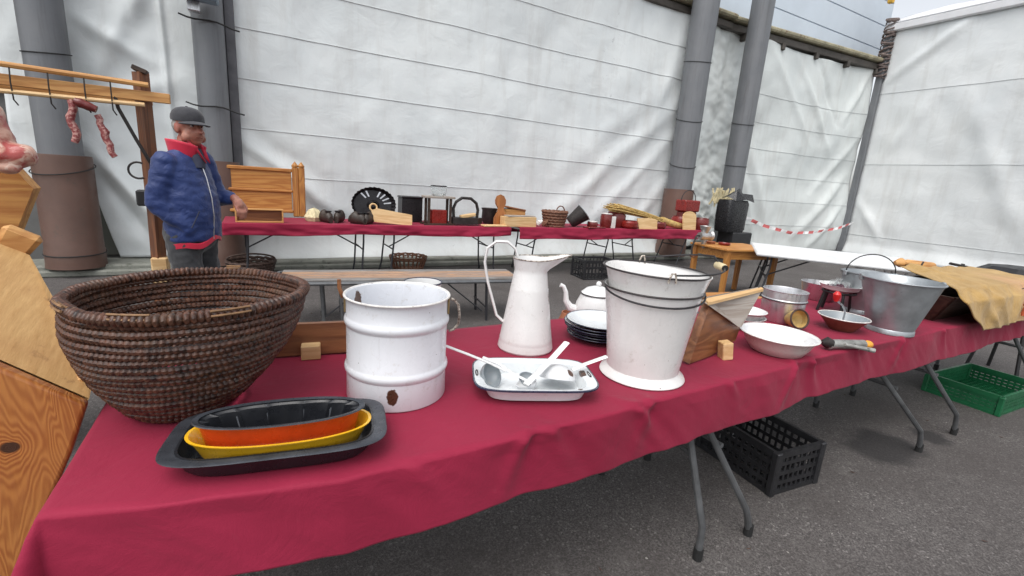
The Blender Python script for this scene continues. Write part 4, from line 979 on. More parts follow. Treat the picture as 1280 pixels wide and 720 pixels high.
def wick(label, loc, r, h, mt, flute=False, name='wicker_basket', rows=7, tilt=0):
    t = thing(name, label, 'basket', loc, rot=(tilt, 0, 0))
    for i in range(rows):
        f = i / (rows - 1); rr = r * (.78 + .22 * f)
        if flute and 2 <= i <= rows - 3: continue
        B().path([V((rr * cos(a), rr * sin(a), h * (.05 + .9 * f) + .006 * sin(a * 16 + i * pi))) for a in [2 * pi * k / 48 for k in range(48)]], h / rows * .55, 6, closed=True).obj('woven_row', mt, t)
    q = B()
    for k in range(24):
        a = 2 * pi * k / 24; q.path([(r * .78 * cos(a), r * .78 * sin(a), .01), (r * cos(a), r * sin(a), h)], .008 if not flute else .014, 5)
    q.obj('stake_weave', mt, t)
    B().lathe([(.001, .012), (r * .77, .012), (r * .77, .02), (.001, .02)], 30).obj('bottom', mt, t)
    return t
t = wick('dark round basket on the ground behind the man', (-.08, 6.55, 0), .27, .24, 'wickerdark')
B().path([V((.27 * cos(a), .05, .24 + .07 * sin(a))) for a in [pi * k / 14 for k in range(15)]], .012, 6).obj('handle', 'wickerdark', t)
wick('open-sided brown basket on the kerb under the baking tin table', (2.03, 6.9, 0), .28, .20, 'wickermid', True, rows=8)

# loose grit and litter on the asphalt
q = B()
for k in range(160):
    x, y = random.uniform(.2, 6.5), random.uniform(.35, 5.6); rr = random.choice((.002, .003, .004, .005))
    q.sph((x, y, rr * .4), (rr * random.uniform(.7, 1.6), rr, rr * .6), 5, 3, (0, 0, random.uniform(0, 3)))
q.obj('grit', 'gritgrey', smooth=30, kind='stuff')['label'] = 'pale grit and crumbs scattered on the asphalt'
q = B()
for k in range(60):
    x, y = random.uniform(.3, 5.5), random.uniform(.4, 5); a = random.uniform(0, 6.3); w = random.uniform(.008, .02)
    u, v = V((cos(a), sin(a), 0)) * w, V((-sin(a), cos(a), 0)) * w * .4; c = V((x, y, .004)); q.add([c - u, c + v, c + u + V((0, 0, .006)), c - v], [(0, 1, 2, 3)])
q.obj('leaf_litter', 'wickerdark', smooth=0, kind='stuff')['label'] = 'dark leaf fragments scattered on the asphalt'
# bench between the tables
bn = thing('slatted_bench', 'low folding bench of weathered slats standing behind the ribbed pot', 'bench', (1.28, 4.42, 0), rad(-8))
for i in range(5):
    B().box((0, -.19 + .095 * i, .44), (2.26, .084, .022), (0, 0, 0), .004).obj('slat', 'slat' if i in (1, 2, 3) else 'slatgrey', bn, loc=(.003 * i, 0, .001 * i))
B().path([(-1.0, -.26, .425), (1.1, -.26, .425), (1.16, -.2, .425), (1.16, .22, .425), (1.1, .27, .425), (-1.1, .27, .425), (-1.16, .22, .425), (-1.16, -.2, .425)], .018, 8, closed=True).obj('frame', 'tubegrey', bn)
for x in (-.78, -.62, .78):
    for y in (-.2, .2): B().path([(x, y, .42), (x + .02, y, .0)], .014, 8).obj('leg', 'tubeblack' if x > 0 else 'tubegrey', bn)
    B().path([(x, -.2, .15), (x, .2, .15)], .010, 8).obj('crossbar', 'tubeblack', bn)
for s in (-1, 1): B().path([(s * .75, -.2, .10), (s * .35, -.2, .42)], .007, 8).obj('brace', 'tubeblack', bn)
bp = thing('clay_pot', 'small terracotta pot on the ground behind the enamel jug', 'pot', (2.62, 3.45, 0))
B().lathe([(.001, 0), (.06, 0), (.11, .07), (.12, .13), (.09, .20), (.085, .23), (.075, .23), (.08, .19), (.001, .02)], 36, cap=False).obj('pot_body', 'terracotta', bp)

# ---- pine table with grinder
ptb = thing('pine_table', 'small honey pine table with apron standing beyond the front table', 'table', (6.08, 4.25, 0), rad(-8)); ptb.scale = (.90, .95, 1)
for i in range(4): B().box((0, -.285 + .19 * i, .715), (1.14, .187, .026), bev=.004).obj('top_plank', 'honey', ptb)
for y in (-.32, .32): B().box((0, y, .64), (.98, .022, .115), bev=.003).obj('apron', 'honey', ptb)
for x in (-.48, .48): B().box((x, 0, .64), (.022, .60, .115), bev=.003).obj('apron', 'honey', ptb)
for x in (-.49, .49):
    for y in (-.32, .32): B().box((x, y, .35), (.07, .07, .70), bev=.006, taper=.12).obj('leg', 'honeyz', ptb)
st = thing('stool', 'low honey coloured wooden stool seat just behind the white bucket', 'stool', (4.15, 2.85, 0), rad(-8))
B().box((0, 0, .44), (.62, .28, .035), bev=.008).obj('seat', 'honey', st)
for x in (-.26, .26):
    for y in (-.1, .1): B().box((x, y, .21), (.04, .04, .42), bev=.004).obj('leg', 'honeyz', st)
mg = thing('meat_grinder', 'old silver hand meat grinder on the near corner of the pine table', 'meat grinder', (5.62, 4.45, .73))
B().path([(-.10, 0, .12), (-.04, 0, .12), (.10, 0, .12), (.13, 0, .12)], [.05, .06, .055, .075], 18).obj('barrel', 'silver', mg)
B().lathe([(.03, .16), (.075, .26), (.08, .26), (.04, .15)], 24, cap=False).obj('hopper', 'silver', mg)
B().path([(0, 0, .10), (0, 0, .0), (.03, 0, -.04)], [.03, .025, .03], 10).obj('clamp', 'silver', mg)
B().path([(-.10, 0, .12), (-.16, 0, .12), (-.20, 0, .02), (-.22, 0, -.06), (-.22, -.02, -.18)], .013, 8).obj('crank', 'irong', mg)
B().path([(-.22, 0, -.16), (-.22, -.07, -.17)], .02, 10).obj('handle', 'brown', mg)
for i, (x, y, s, c, lb) in enumerate([(5.95, 4.35, .09, 'red', 'small red lump of wax on the pine table'), (5.85, 4.5, .07, 'terracotta', 'small brown dish beside the grinder on the pine table')]):
    tag(B().lathe([(.001, 0), (s * .8, 0), (s, .03), (s * .9, .035), (s * .7, .01), (.001, .008)], 24, cap=False).obj('dish', c, loc=(x, y, .729)), lb, 'dish')
# bag stand with straw hat
bg_ = thing('black_bag_stand', 'black bin bag bulging on a stand with pale straw behind it', 'bag', (8.75, 6.35, 0))
def bagr(a, j): return 1 + .07 * nz(cos(a) * 3, sin(a) * 3, j * .7, 1.6)
B().lathe([(.001, .70), (.29, .70), (.315, .76), (.325, 1.05), (.32, 1.28), (.29, 1.36), (.001, 1.37)], 40, cap=False, ex=4.5, rmod=bagr, sy=.6).obj('bag', 'bag', bg_)
B().add([V((-.2, -.2, 1.34)), V((-.26, -.05, 1.42)), V((-.08, -.1, 1.56)), V((.06, -.05, 1.60)), V((.12, -.1, 1.5)), V((.42, -.12, 1.49)), V((.40, -.2, 1.33)), V((.1, -.22, 1.38)), V((.0, .15, 1.42)), V((.35, .1, 1.38)), V((-.2, .15, 1.38))], [(0, 1, 2, 7), (7, 2, 3, 4), (7, 4, 5, 6), (1, 10, 8, 3, 2), (3, 8, 9, 5, 4)]).obj('flap', 'bag', bg_, 0)
B().box((.22, 0, .45), (.62, .4, .5), bev=.02).obj('box', 'blackpl', bg_)
for k in range(34):
    x = -.34 + .80 * k / 33; B().box((x, .26, 1.40 + random.uniform(-.04, .04)), (.040, .012, .30 + random.uniform(-.08, .08)), (random.uniform(-.2, .2), random.uniform(-.5, .5), 0), .002).obj('straw_tuft', 'palestraw', bg_)

# ================================================================ things on far tables
FZ = .75
sv = thing('settle_back', 'honey pine bed headboard with two posts behind the man', 'headboard', (0, 7.0, .75))
for z in (.205, .475): B().box((-.10, 0, z), (1.08, .03, .235), bev=.004).obj('panel', 'honey', sv)
for z, h in ((.07, .04), (.34, .035), (.612, .045)): B().box((-.10, -.01, z), (1.10, .055, h), bev=.008).obj('rail', 'honey', sv)
for x in (.49, .568):
    b = B(); b.box((x, 0, .33), (.077, .07, .66), bev=.01); b.lathe([(.04, .66), (.042, .68), (.001, .735)], 12, c=(x, 0, 0)); b.obj('post', 'honeyz', sv)
bx = thing('wooden_tray_box', 'shallow wooden box standing on edge by the man\'s hand', 'box', (.04, 6.22, FZ))
for p, s in (((0, 0, .008), (.50, .08, .016)), ((0, 0, .152), (.50, .08, .016)), ((-.242, 0, .08), (.016, .08, .128)), ((.242, 0, .08), (.016, .08, .128))): B().box(p, s, bev=.002).obj('frame_board', 'pine', bx)
B().box((0, .03, .08), (.468, .012, .128)).obj('back_board', 'brown', bx)
def clogshoe(label, x, y, rz):
    t = thing('clog', label, 'clog', (x, y, FZ), rz, 'dark wooden clogs on the far table')
    rings = []
    for i in range(11):
        f = i / 10; w = .050 * (sin(pi * min(1, f * .9 + .12)) ** .6) * (1.1 if f > .5 else .9) + .004; h = [.055, .085, .09, .085, .085, .10, .105, .095, .075, .055, .03][i]; yc = -.14 + .28 * f
        rings.append([V((w * cos(a), yc, max(.0, h * .5 + h * .5 * sin(a)) + (.01 if f > .85 else 0))) for a in [2 * pi * k / 14 for k in range(14)]])
    B().loft(rings).obj('shoe', 'clog', t); B().lathe([(.03, .0), (.033, .012), (.025, .012)], 18, c=(0, -.07, .086), sy=1.5).obj('opening', 'black', t); return t
for i, (x, y, a, lb) in enumerate([(.78, 6.36, 24, 'dark clog farthest left on the far table'), (.96, 6.40, -28, 'dark clog second from the left on the far table'), (1.14, 6.22, 40, 'dark clog just left of the pale cutting board'), (1.30, 6.24, -35, 'dark clog touching the round end of the cutting board')]): clogshoe(lb, x, y, rad(a)).scale = (1.15, .95, 1.55)
mz = thing('straw_bundle', 'small pale straw wisp beside the headboard post', 'straw', (.66, 6.5, FZ)); B().lathe([(.001, 0), (.09, 0), (.11, .05), (.06, .14), (.001, .17)], 20, rmod=lambda a, j: 1 + .15 * sin(a * 7)).obj('bundle', 'palestraw', mz)
ft = thing('fluted_tin', 'round dark fluted baking tin standing on edge with light slots', 'baking tin', (1.43, 6.60, FZ + .225), rot=(rad(80), 0, 0))
b = B(); n = 30
b.lathe([(.26, .0), (.30, .075), (.295, .08), (.255, .01)], 90, cap=False, sy=.78, rmod=lambda a, j: 1 + .02 * sin(a * n)); b.obj('side', 'darktin', ft)
B().lathe([(.09, .0), (.262, .0), (.262, .006), (.09, .006)], 64, cap=True, sy=.78).obj('disc', 'darktin', ft)
B().lathe([(.09, .0), (.05, .07), (.045, .07), (.085, .0)], 40, cap=False, sy=.78).obj('funnel', 'darktin', ft)
for a in [rad(q) for q in (128, 110, 66, 48, 30, 10)]:
    B().prism([V((.15 * cos(a) - .010 * sin(a), (.15 * sin(a) + .010 * cos(a)) * .78, .008)), V((.255 * cos(a) - .012 * sin(a), (.255 * sin(a) + .012 * cos(a)) * .78, .008)), V((.255 * cos(a) + .012 * sin(a), (.255 * sin(a) - .012 * cos(a)) * .78, .008)), V((.15 * cos(a) + .010 * sin(a), (.15 * sin(a) - .010 * cos(a)) * .78, .008))], (0, 0, .003)).obj('slot', 'steel', ft)
cb = thing('cutting_board', 'pale cutting board with a round handle loop, propped against the tin', 'cutting board', (1.60, 6.20, FZ), rot=(rad(-12), rad(3), 0))
B().prism([(-.24, 0, .02), (.27, 0, .0), (.27, 0, .15), (-.20, 0, .20), (-.28, 0, .17)], (0, .022, 0)).obj('board', 'pale', cb)
B().path(arc((-.25, .01, .21), .045, 0, 2 * pi, 20, (1, 0, 0)), .012, 8).obj('loop', 'pale', cb)
dt = thing('dark_tin_box', 'dark upright tin box right of the baking tin', 'tin box', (1.98, 6.68, FZ)); b = B(); b.box((0, 0, .17), (.30, .24, .34), bev=.01); b.obj('box', 'darktin', dt); B().box((0, 0, .352), (.32, .26, .025), bev=.01).obj('lid', 'darktin', dt)
gr = thing('coffee_grinder', 'red coffee grinder on dark posts with a clear hopper on top', 'grinder', (2.28, 6.32, FZ))
for x in (-.16, .16): 
    for y in (-.07, .07): B().box((x, y, .19), (.035, .03, .36), bev=.004).obj('post', 'darkwood', gr)
B().box((0, 0, .385), (.44, .2, .03), bev=.005).obj('top_board', 'greywood', gr)
B().box((0, 0, .11), (.22, .15, .20), bev=.01).obj('drawer_box', 'red', gr)
for y in (-.09, .09): B().box((0, y, .012), (.48, .03, .024), (0, 0, rad(6))).obj('skid', 'darkwood', gr)
B().lathe([(.06, .40), (.105, .42), (.11, .54), (.105, .54), (.10, .43), (.06, .41)], 24, cap=False).obj('hopper', 'glass', gr)
B().path(ring(.108, .54, 0, 24), .008, 6, closed=True).obj('rim', 'darktin', gr)
fi = thing('flat_iron', 'large black flat iron with arched handle on the far table', 'iron', (2.72, 6.32, FZ))
B().prism([(-.24, -.09, .02), (.14, -.11, .02), (.26, 0, .02), (.14, .11, .02), (-.24, .09, .02)], (0, 0, .09)).obj('body', 'irong', fi)
B().path([(-.20, 0, .10), (-.21, 0, .24), (-.17, 0, .33), (-.08, 0, .39), (.06, 0, .385), (.15, 0, .32), (.18, 0, .22), (.17, 0, .10)], .022, 10).obj('handle', 'irong', fi)
B().box((.02, .0, .135), (.24, .08, .05), (0, rad(-10), 0), .01).obj('wedge', 'pale', fi)
po = thing('iron_pot', 'small dark pot between the flat iron and round-headed board', 'pot', (3.22, 6.58, FZ)); B().lathe([(.001, 0), (.09, 0), (.12, .06), (.115, .2), (.13, .24), (.12, .24), (.10, .19), (.001, .02)], 32, cap=False).obj('pot_body', 'irong', po)
hbd = thing('bread_board', 'upright brown board with a round head leaning on the pot', 'board', (3.30, 6.30, FZ), rot=(rad(-10), 0, 0))
prf = [(-.13, 0), (.13, 0), (.12, .12), (.055, .22), (.05, .27), (.085, .33), (.09, .39), (.06, .45), (0, .475), (-.06, .45), (-.09, .39), (-.085, .33), (-.05, .27), (-.055, .22), (-.12, .12)]
B().prism([(x, 0, z) for x, z in prf], (0, .025, 0)).obj('board', 'orangewood', hbd); bpy.data.materials
wb = thing('wooden_box', 'brown lidded wooden box behind the round-headed board', 'box', (3.65, 6.62, FZ)); B().box((0, 0, .12), (.38, .22, .24), bev=.01).obj('box', 'pine', wb); B().box((-.02, 0, .255), (.42, .25, .03), (0, rad(8), 0), .008).obj('lid', 'brown', wb)
pbx = thing('pale_box', 'long pale wooden box at the join of the far tables', 'box', (3.55, 6.22, FZ)); B().box((0, 0, .075), (.56, .16, .15), (0, 0, 0), .005).obj('box', 'pale', pbx); B().box((.02, 0, .16), (.5, .14, .02), (0, 0, rad(4)), .004).obj('lid', 'greywood', pbx)
pf = thing('pale_board', 'thin pale board lying flat in front of the flat iron', 'board', (3.10, 6.15, FZ), rad(5)); B().box((0, 0, .014), (.40, .12, .028), bev=.008).obj('board', 'pale', pf)
wk = wick('small reddish wicker basket with loop handle on the far table', (4.28, 6.32, FZ), .20, .25, 'wickermid', name='wicker_basket', rows=6)
B().path([V((.15, .06, .24)) + V((.08 * cos(a), 0, .09 * sin(a))) for a in [pi * k / 10 for k in range(11)]], .010, 6).obj('handle', 'wickermid', wk)
B().lathe([(.09, 0), (.09, .30), (.08, .30), (.08, .01), (.001, .01)], 30, cap=False, sx=1.5).obj('inside', 'wickerdark', wk, loc=(0, 0, 0)).scale = (.8, 1, .7)
for i, (x, z) in enumerate(((4.0, .0), (3.93, .0))):
    tag(B().path([(0, 0, .02), (.03, 0, .06), (.09, 0, .09)], [.02, .045, .02], 8).obj('garlic_head', 'paper' if i else 'wickermid', loc=(x, 6.22 + .05 * i, FZ)), ['brown gourd leaning by the small wicker basket', 'pale gourd left of the small wicker basket'][i], 'gourd')
tb = thing('tilted_bucket', 'dark bucket lying tilted on the far table right of the basket', 'bucket', (4.75, 6.35, FZ + .15), rot=(0, rad(50), rad(-25)))
B().lathe([(.001, -.14), (.10, -.14), (.15, .15), (.155, .15), (.145, .15), (.095, -.12), (.001, -.12)], 36, cap=False).obj('bucket_body', 'irong', tb); B().path(ring(.153, .15, 0, 36), .008, 6, closed=True).obj('rim', 'galv', tb)
for i, (x, y, r, h, c, nm, lb) in enumerate([(5.02, 6.25, .09, .10, 'darkred', 'bowl', 'low dark red bowl right of the tilted bucket'), (5.33, 6.27, .105, .24, 'darkred', 'tin', 'dark red cylindrical tin left of the broom'), (5.66, 6.4, .17, .26, 'darkred', 'jug', 'round dark red pot under the broom bristles'), (5.82, 6.22, .16, .13, 'red', 'casserole', 'low red casserole in front of the broom'), (6.62, 6.3, .15, .12, 'darkred', 'bowl', 'dark red bowl under the middle of the broom'), (7.78 - .35, 6.48, .2, .22, 'red', 'casserole', 'red enamel casserole under the red lantern'), (7.62 + .05, 6.2, .15, .22, 'darkred', 'jug', 'dark red round jug at the right end of the far table')]):
    t = thing('red_' + nm, lb, nm, (x, y, FZ))
    B().lathe([(.001, 0), (r * .8, 0), (r, h * .3), (r, h * .8), (r * .85, h), (r * .8, h), (r * .9, h * .8), (.001, .02)], 32, cap=False).obj('vessel', c, t); B().path(ring(r * .84, h, 0, 30), .008, 6, closed=True).obj('rim', 'rim2' if i in (0, 1) else c, t)
tag(B().box((0, 0, .10), (.09, .02, .2), bev=.004).obj('card', 'paper', loc=(5.42, 6.18, FZ)), 'small white card standing between the red tins', 'card')
tag(B().box((0, 0, .012), (.42, .16, .024), (0, 0, rad(8)), .01).obj('dark_plate', 'darkred', loc=(5.0, 6.16, FZ)), 'flat dark red tray in front of the tilted bucket', 'tray')
br = thing('straw_broom', 'straw besom broom lying across the red pots', 'broom', (6.4, 6.30, FZ))
for k in range(90):
    a, r = random.uniform(0, 6.28), random.uniform(0, 1) ** .5
    e = V((-.95 + random.uniform(-.12, .12), .13 * r * cos(a), .36 + .07 * r * sin(a))); m_ = V((-.2, .075 * r * cos(a), .25 + .055 * r * sin(a))); s_ = V((.5, .05 * r * cos(a), .10 + .05 * r * sin(a)))
    if k < 60: B().path([e, m_, s_], .009, 4).obj('straw', 'straw', br)
B().path([(.3, 0, .15), (.6, 0, .085), (.92, -.02, .03)], [.07, .065, .05], 12).obj('handle_bundle', 'straw', br)
pb2 = thing('pale_sign_board', 'small pale wooden board propped in front of the broom', 'board', (6.18, 6.12, FZ), rot=(rad(-10), 0, 0)); B().prism([(-.20, 0, 0), (.24, 0, 0), (.25, 0, .17), (.05, 0, .20), (-.24, 0, .19)], (0, .02, 0)).obj('board', 'pale', pb2)
pb3 = thing('pale_round_board', 'upright pale board with rounded top leaning on the red lantern', 'board', (7.28, 6.12, FZ), rot=(rad(-8), 0, 0)); B().prism([(-.17, 0, 0), (.17, 0, 0), (.18, 0, .25)] + [(.18 * cos(a), 0, .25 + .10 * sin(a)) for a in [pi * k / 8 for k in range(1, 8)]] + [(-.18, 0, .25)], (0, .022, 0)).obj('board', 'pale', pb3)
ln = thing('red_lantern', 'bright red box lantern with wire loop above the pale rounded board', 'lantern', (7.48, 6.42, FZ))
B().box((0, 0, .44), (.42, .26, .22), bev=.02).obj('lamp_box', 'red', ln); B().box((0, 0, .165), (.34, .22, .33), bev=.02).obj('lamp_base', 'darkred', ln); B().path(arc((0, 0, .54), .20, 0, pi, 14), .008, 6).obj('wire_loop', 'wire', ln)

# ================================================================ meat rack, troughs on the left
rk = thing('meat_rack', 'wooden hanging rack with poles and post at the left beside the man', 'rack', (-.64, 4.2, 0))
B().path([(-.02, 0, 0), (.0, 0, 1.0), (.0, 0, 1.97)], .048, 4).obj('post', 'brownz', rk, 20)
B().box((.0, 0, 1.985), (.085, .085, .03), (0, rad(20), 0), .004).obj('post_cap', 'darkwood', rk)
B().box((-.75, -.055, 1.815), (1.82, .03, .065), bev=.004).obj('beam', 'pine', rk)
B().box((-.79, .07, 1.80), (1.66, .03, .06), bev=.004).obj('beam', 'pine', rk)
B().path([(-1.6, -.09, 1.91), (-.7, -.09, 1.90), (.05, -.09, 1.885)], .017, 8).obj('pole', 'pine', rk)
B().path([(-1.6, -.10, 1.725), (-.6, -.10, 1.745), (.02, -.10, 1.755)], .014, 8).obj('pole', 'pale', rk)
B().path([(-.14, -.06, 1.79), (-.13, -.06, 1.72), (-.05, -.06, 1.52), (.03, -.05, 1.33)], .011, 8).obj('iron_brace', 'irong', rk)
B().path(arc((-.06, -.06, 1.32), .055, rad(60), rad(300), 14), .007, 8).obj('iron_ring', 'irong', rk)
B().box((-.045, -.02, 1.13), (.09, .10, .11), bev=.01).obj('clamp', 'black', rk)
for x in (-.62, -.45, -.28, -.15, -.95): B().path([(x, -.09, 1.90), (x + .004, -.12, 1.80), (x, -.10, 1.70), (x + .015, -.09, 1.67)], .004, 6).obj('hook', 'irong', rk)
B().box((-.0, .0, .60), (.102, .102, .20), bev=.01).obj('foot_block', 'pale', rk)
def sausage(label, pts, r, mt='sausage'):
    rr = [r * (.55 + .55 * sin(pi * (i + .5) / len(pts)) ** .4) * random.uniform(.88, 1.12) for i in range(len(pts))]
    tag(B().path(pts, rr, 12).obj('cured_sausage', mt), label, 'sausage', 'cured meats hanging from the rack')
sausage('mottled cured sausage hanging left on the rack', [(-1.00 + .012 * sin(k), 4.1, 1.735 - .026 * k) for k in range(11)], .021)
sausage('mottled cured sausage hanging right, nearest the post', [(-.875 + .006 * k + .006 * sin(k * 2), 4.1, 1.66 - .026 * k) for k in range(11)], .021)
sausage('dark purple sausage lying crosswise between the two hanging ones', [(-.97 + .013 * k, 4.06, 1.73 - .005 * k) for k in range(9)], .026, 'darkred')
def remesh(b, voxel, sm=3, fn=None):
    me = b.mesh('tmp', 35); o = bpy.data.objects.new('tmp', me); COL.objects.link(o)
    r = o.modifiers.new('r', 'REMESH'); r.mode = 'VOXEL'; r.voxel_size = voxel
    s = o.modifiers.new('s', 'SMOOTH'); s.factor = .5; s.iterations = sm
    dg = bpy.context.evaluated_depsgraph_get(); dg.update(); m2 = bpy.data.meshes.new_from_object(o.evaluated_get(dg)); bpy.data.objects.remove(o)
    if fn:
        co = [v.co + v.normal * fn(v.co) for v in m2.vertices]
        m2.vertices.foreach_set('co', [c for p in co for c in p])
    m2.polygons.foreach_set('use_smooth', [True] * len(m2.polygons)); m2.update(); return m2
b = B(); b.sph((-.83, 2.42, 1.385), (.12, .10, .062)); b.sph((-.745, 2.40, 1.392), (.045, .06, .045)); b.sph((-.84, 2.42, 1.46), (.085, .08, .07)); b.sph((-.80, 2.40, 1.515), (.03, .05, .06)); b.sph((-.775, 2.38, 1.345), (.04, .05, .025))
tag(mk('meat_joint', remesh(b, .008, 4, lambda c: .010 * nz(c.x, c.y, c.z, 22)), 'meat'), 'large raw pork joint with fat lying on the upper wooden trough', 'meat')
t2 = thing('wooden_trough', 'farther honey coloured wooden trough standing on end under the meat', 'trough', (-.95, 2.65, 0))
def l2(p): return V(p) - V((-.95, 2.65, 0))
fr = [(-1.05, 2.6, 1.29), (-.87, 2.6, 1.335), (-.83, 2.6, 1.335), (-.785, 2.6, 1.26), (-.865, 2.6, 1.065), (-.98, 2.6, .80), (-1.15, 2.6, .80)]
B().prism([l2(p) for p in fr], (0, .03, 0)).obj('end_board', 'honey', t2)
B().prism([l2(p) + V((0, .03, 0)) for p in fr[2:5]] + [l2(p) + V((-.02, .03, 0)) for p in fr[4:1:-1]], (0, .05, .0)).obj('side_board', 'pine', t2)
B().prism([l2((-1.13, 2.63, .80)), l2((-.98, 2.63, .80)), l2((-.98, 2.63, 0)), l2((-1.13, 2.63, 0))], (0, .4, 0)).obj('base', 'brown', t2)
t1 = thing('wooden_trough', 'nearest knotty pine trough with a pale sawn face, left of the cloth', 'trough', (-.75, 1.6, 0))
def l1(p): return V(p) - V((-.75, 1.6, 0))
A_, B_ = (-.405, 1.45, .79), (-.545, 1.45, .911)
Fp = [A_, B_, (-.72, 1.45, 1.06), (-1.0, 1.45, .9), (-1.0, 1.45, .10), (-.66, 1.45, .10), (-.572, 1.45, .37), (-.45, 1.45, .66)]
off = l1((0, 0, 0))
# object coordinates = world so the grain and knot land on the face: keep the mesh in world space under an origin-based parent
t1.location = (0, 0, 0)
o = B().prism(Fp, (0, .035, .0)).obj('front_board', 'slabface', t1)
bv = o.modifiers.new('worn_edge', 'BEVEL'); bv.width = .009; bv.segments = 3
C_, D_ = (-.400, 1.53, .845), (-.615, 1.93, 1.10); G_ = (-.80, 1.93, 1.20)
A2 = (-.407, 1.486, .792); B2 = (-.547, 1.486, .913)
q = B(); q.add([A2, B2, (-.72, 1.486, 1.064), (-.86, 1.93, 1.27), D_, C_], [(0, 1, 4, 5), (1, 2, 3, 4)])
low = [V(p) + V((-.02, .0, -.03)) for p in (A2, B2, (-.72, 1.486, 1.064), (-.86, 1.93, 1.27), D_, C_)]
q.add(low, [(0, 1, 4, 5), (1, 2, 3, 4)]); n0 = 0
q.add([A2, C_, D_, (-.86, 1.93, 1.27)] + [low[0], low[5], low[4], low[3]], [(0, 1, 5, 4), (1, 2, 6, 5), (2, 3, 7, 6)])
q.obj('sawn_face', 'slabtop', t1)
B().prism([(-.41, 1.53, .83), (-.60, 1.92, 1.06), (-.9, 1.92, .1), (-.68, 1.53, .1)], (-.03, 0, 0)).obj('side_board', 'pine', t1)
B().box((-.645, 1.95, 1.135), (.085, .05, .085), (0, rad(32), rad(10)), .012, .12).obj('peg', 'pine', t1)

# ================================================================ the man
mn = thing('person', 'elderly man in blue jacket with red collar and dark flat-peaked cap', 'person', (-.40, 3.9, 0), rad(-26))
SHR, ELR, WRR = V((-.03, -.160, 1.385)), V((-.075, -.205, 1.13)), V((.075, -.145, .965))
SHL, ELL, WRL = V((0, .19, 1.41)), V((.05, .26, 1.16)), V((.22, .17, 1.165))
def capsule(b, a, c, r0, r1, n=14): 
    a, c = V(a), V(c); b.path([a, a.lerp(c, .33), a.lerp(c, .66), c], [r0, r0 + (r1 - r0) * .33, r0 + (r1 - r0) * .66, r1], n); b.sph(a, r0, n, 8); b.sph(c, r1, n, 8)
HC = V((.045, 0, 1.625))   # head centre, faces +x
b = B()
b.sph((-.01, 0, 1.27), (.10, .16, .18)); b.sph((.0, 0, 1.08), (.12, .155, .20)); b.sph((0, 0, .92), (.12, .15, .14))
capsule(b, (0, 0, 1.40), HC + V((-.02, 0, -.08)), .065, .058)
for s, e, w in ((SHR, ELR, WRR), (SHL, ELL, WRL)): capsule(b, s, e, .055, .042); capsule(b, e, w, .042, .028)
for s in (-1, 1): capsule(b, (0, s * .09, .90), (.02, s * .10, .48), .085, .055); capsule(b, (.02, s * .10, .48), (-.01, s * .11, .09), .052, .038); b.sph((.05, s * .115, .05), (.12, .045, .04))
# head (turned a little further towards the viewer's side than the body)
HA = rad(-26); HR = Matrix.Rotation(HA, 3, 'Z'); nh0 = len(b.v)
b.sph(HC + V((-.012, 0, .028)), (.100, .078, .095), 24, 16); b.sph(HC + V((.030, 0, -.042)), (.068, .062, .070), 20, 12); b.sph(HC + V((.052, 0, -.092)), (.030, .034, .022))   # skull, jaw, chin
for s in (-1, 1):
    b.sph(HC + V((.058, s * .034, -.030)), (.026, .024, .026)); b.sph(HC + V((.035, s * .056, -.065)), (.03, .018, .03)) # cheek, jowl
    b.sph(HC + V((-.010, s * .078, -.012)), (.022, .010, .034), rot=(0, rad(-12), 0)); b.sph(HC + V((.074, s * .028, .024)), (.016, .024, .010)) # ear, brow
b.path([HC + V((.080, 0, .018)), HC + V((.098, 0, -.012)), HC + V((.112, 0, -.032)), HC + V((.092, 0, -.040))], [.011, .013, .017, .012], 12)
for s in (-1, 1): b.sph(HC + V((.096, s * .013, -.034)), (.012, .009, .009))
b.sph(HC + V((.082, 0, -.060)), (.014, .026, .007)); b.sph(HC + V((.080, 0, -.071)), (.014, .024, .008))
for i in range(nh0, len(b.v)): b.v[i] = tuple(HC + HR @ (V(b.v[i]) - HC))
# left hand (resting forward) and right hand (pocket)
def hand(b, w, d, side, curl):
    d = V(d).normalized(); n_ = V((0, 0, 1)) - d * d.z; n_.normalize(); s_ = d.cross(n_) * side
    pc = w + d * .05; b.sph(pc, .036, 12, 8); 
    capsule(b, w, w + d * .07, .028, .030)
    for i, (o_, L) in enumerate(((-.030, .070), (-.010, .082), (.010, .078), (.030, .060))):
        p = w + d * .085 + s_ * o_; p2 = p + d * L * .5 - n_ * L * curl * .25; p3 = p2 + d * L * .3 - n_ * L * curl * .5; capsule(b, p - d * .03, p2, .0105, .0095, 8); capsule(b, p2, p3, .0095, .008, 8)
    p = w + d * .02 - s_ * .03; capsule(b, p, p + d * .05 - s_ * .025 - n_ * .02, .013, .010, 8); capsule(b, p + d * .05 - s_ * .025 - n_ * .02, p + d * .08 - s_ * .022 - n_ * .03, .010, .008, 8)
hand(b, WRL, (.62, -.40, -.65), 1, 1.0); hand(b, WRR + V((-.02, .05, .02)), (.4, .7, -.5), -1, .6)
mk('body', remesh(b, .0075, 2, lambda c: .0015 * nz(c.x, c.y, c.z, 60)), 'skin', mn)
for s in (-1, 1):
    B().sph(HC + V((.072, s * .029, .008)), (.010, .013, .008), 12, 8).obj('eye', 'paper', mn); B().sph(HC + V((.0805, s * .029, .008)), (.004, .006, .006), 10, 6).obj('pupil', 'black', mn)
    B().sph(HC + V((-.03, s * .068, .010)), (.040, .014, .038)).obj('hair', 'hair', mn); B().path([HC + V((.078, s * .045, .026)), HC + V((.090, s * .03, .031)), HC + V((.092, s * .012, .026))], [.003, .006, .004], 8).obj('eyebrow', 'hair', mn)
B().sph(HC + V((-.075, 0, -.005)), (.030, .060, .045)).obj('hair', 'hair', mn)
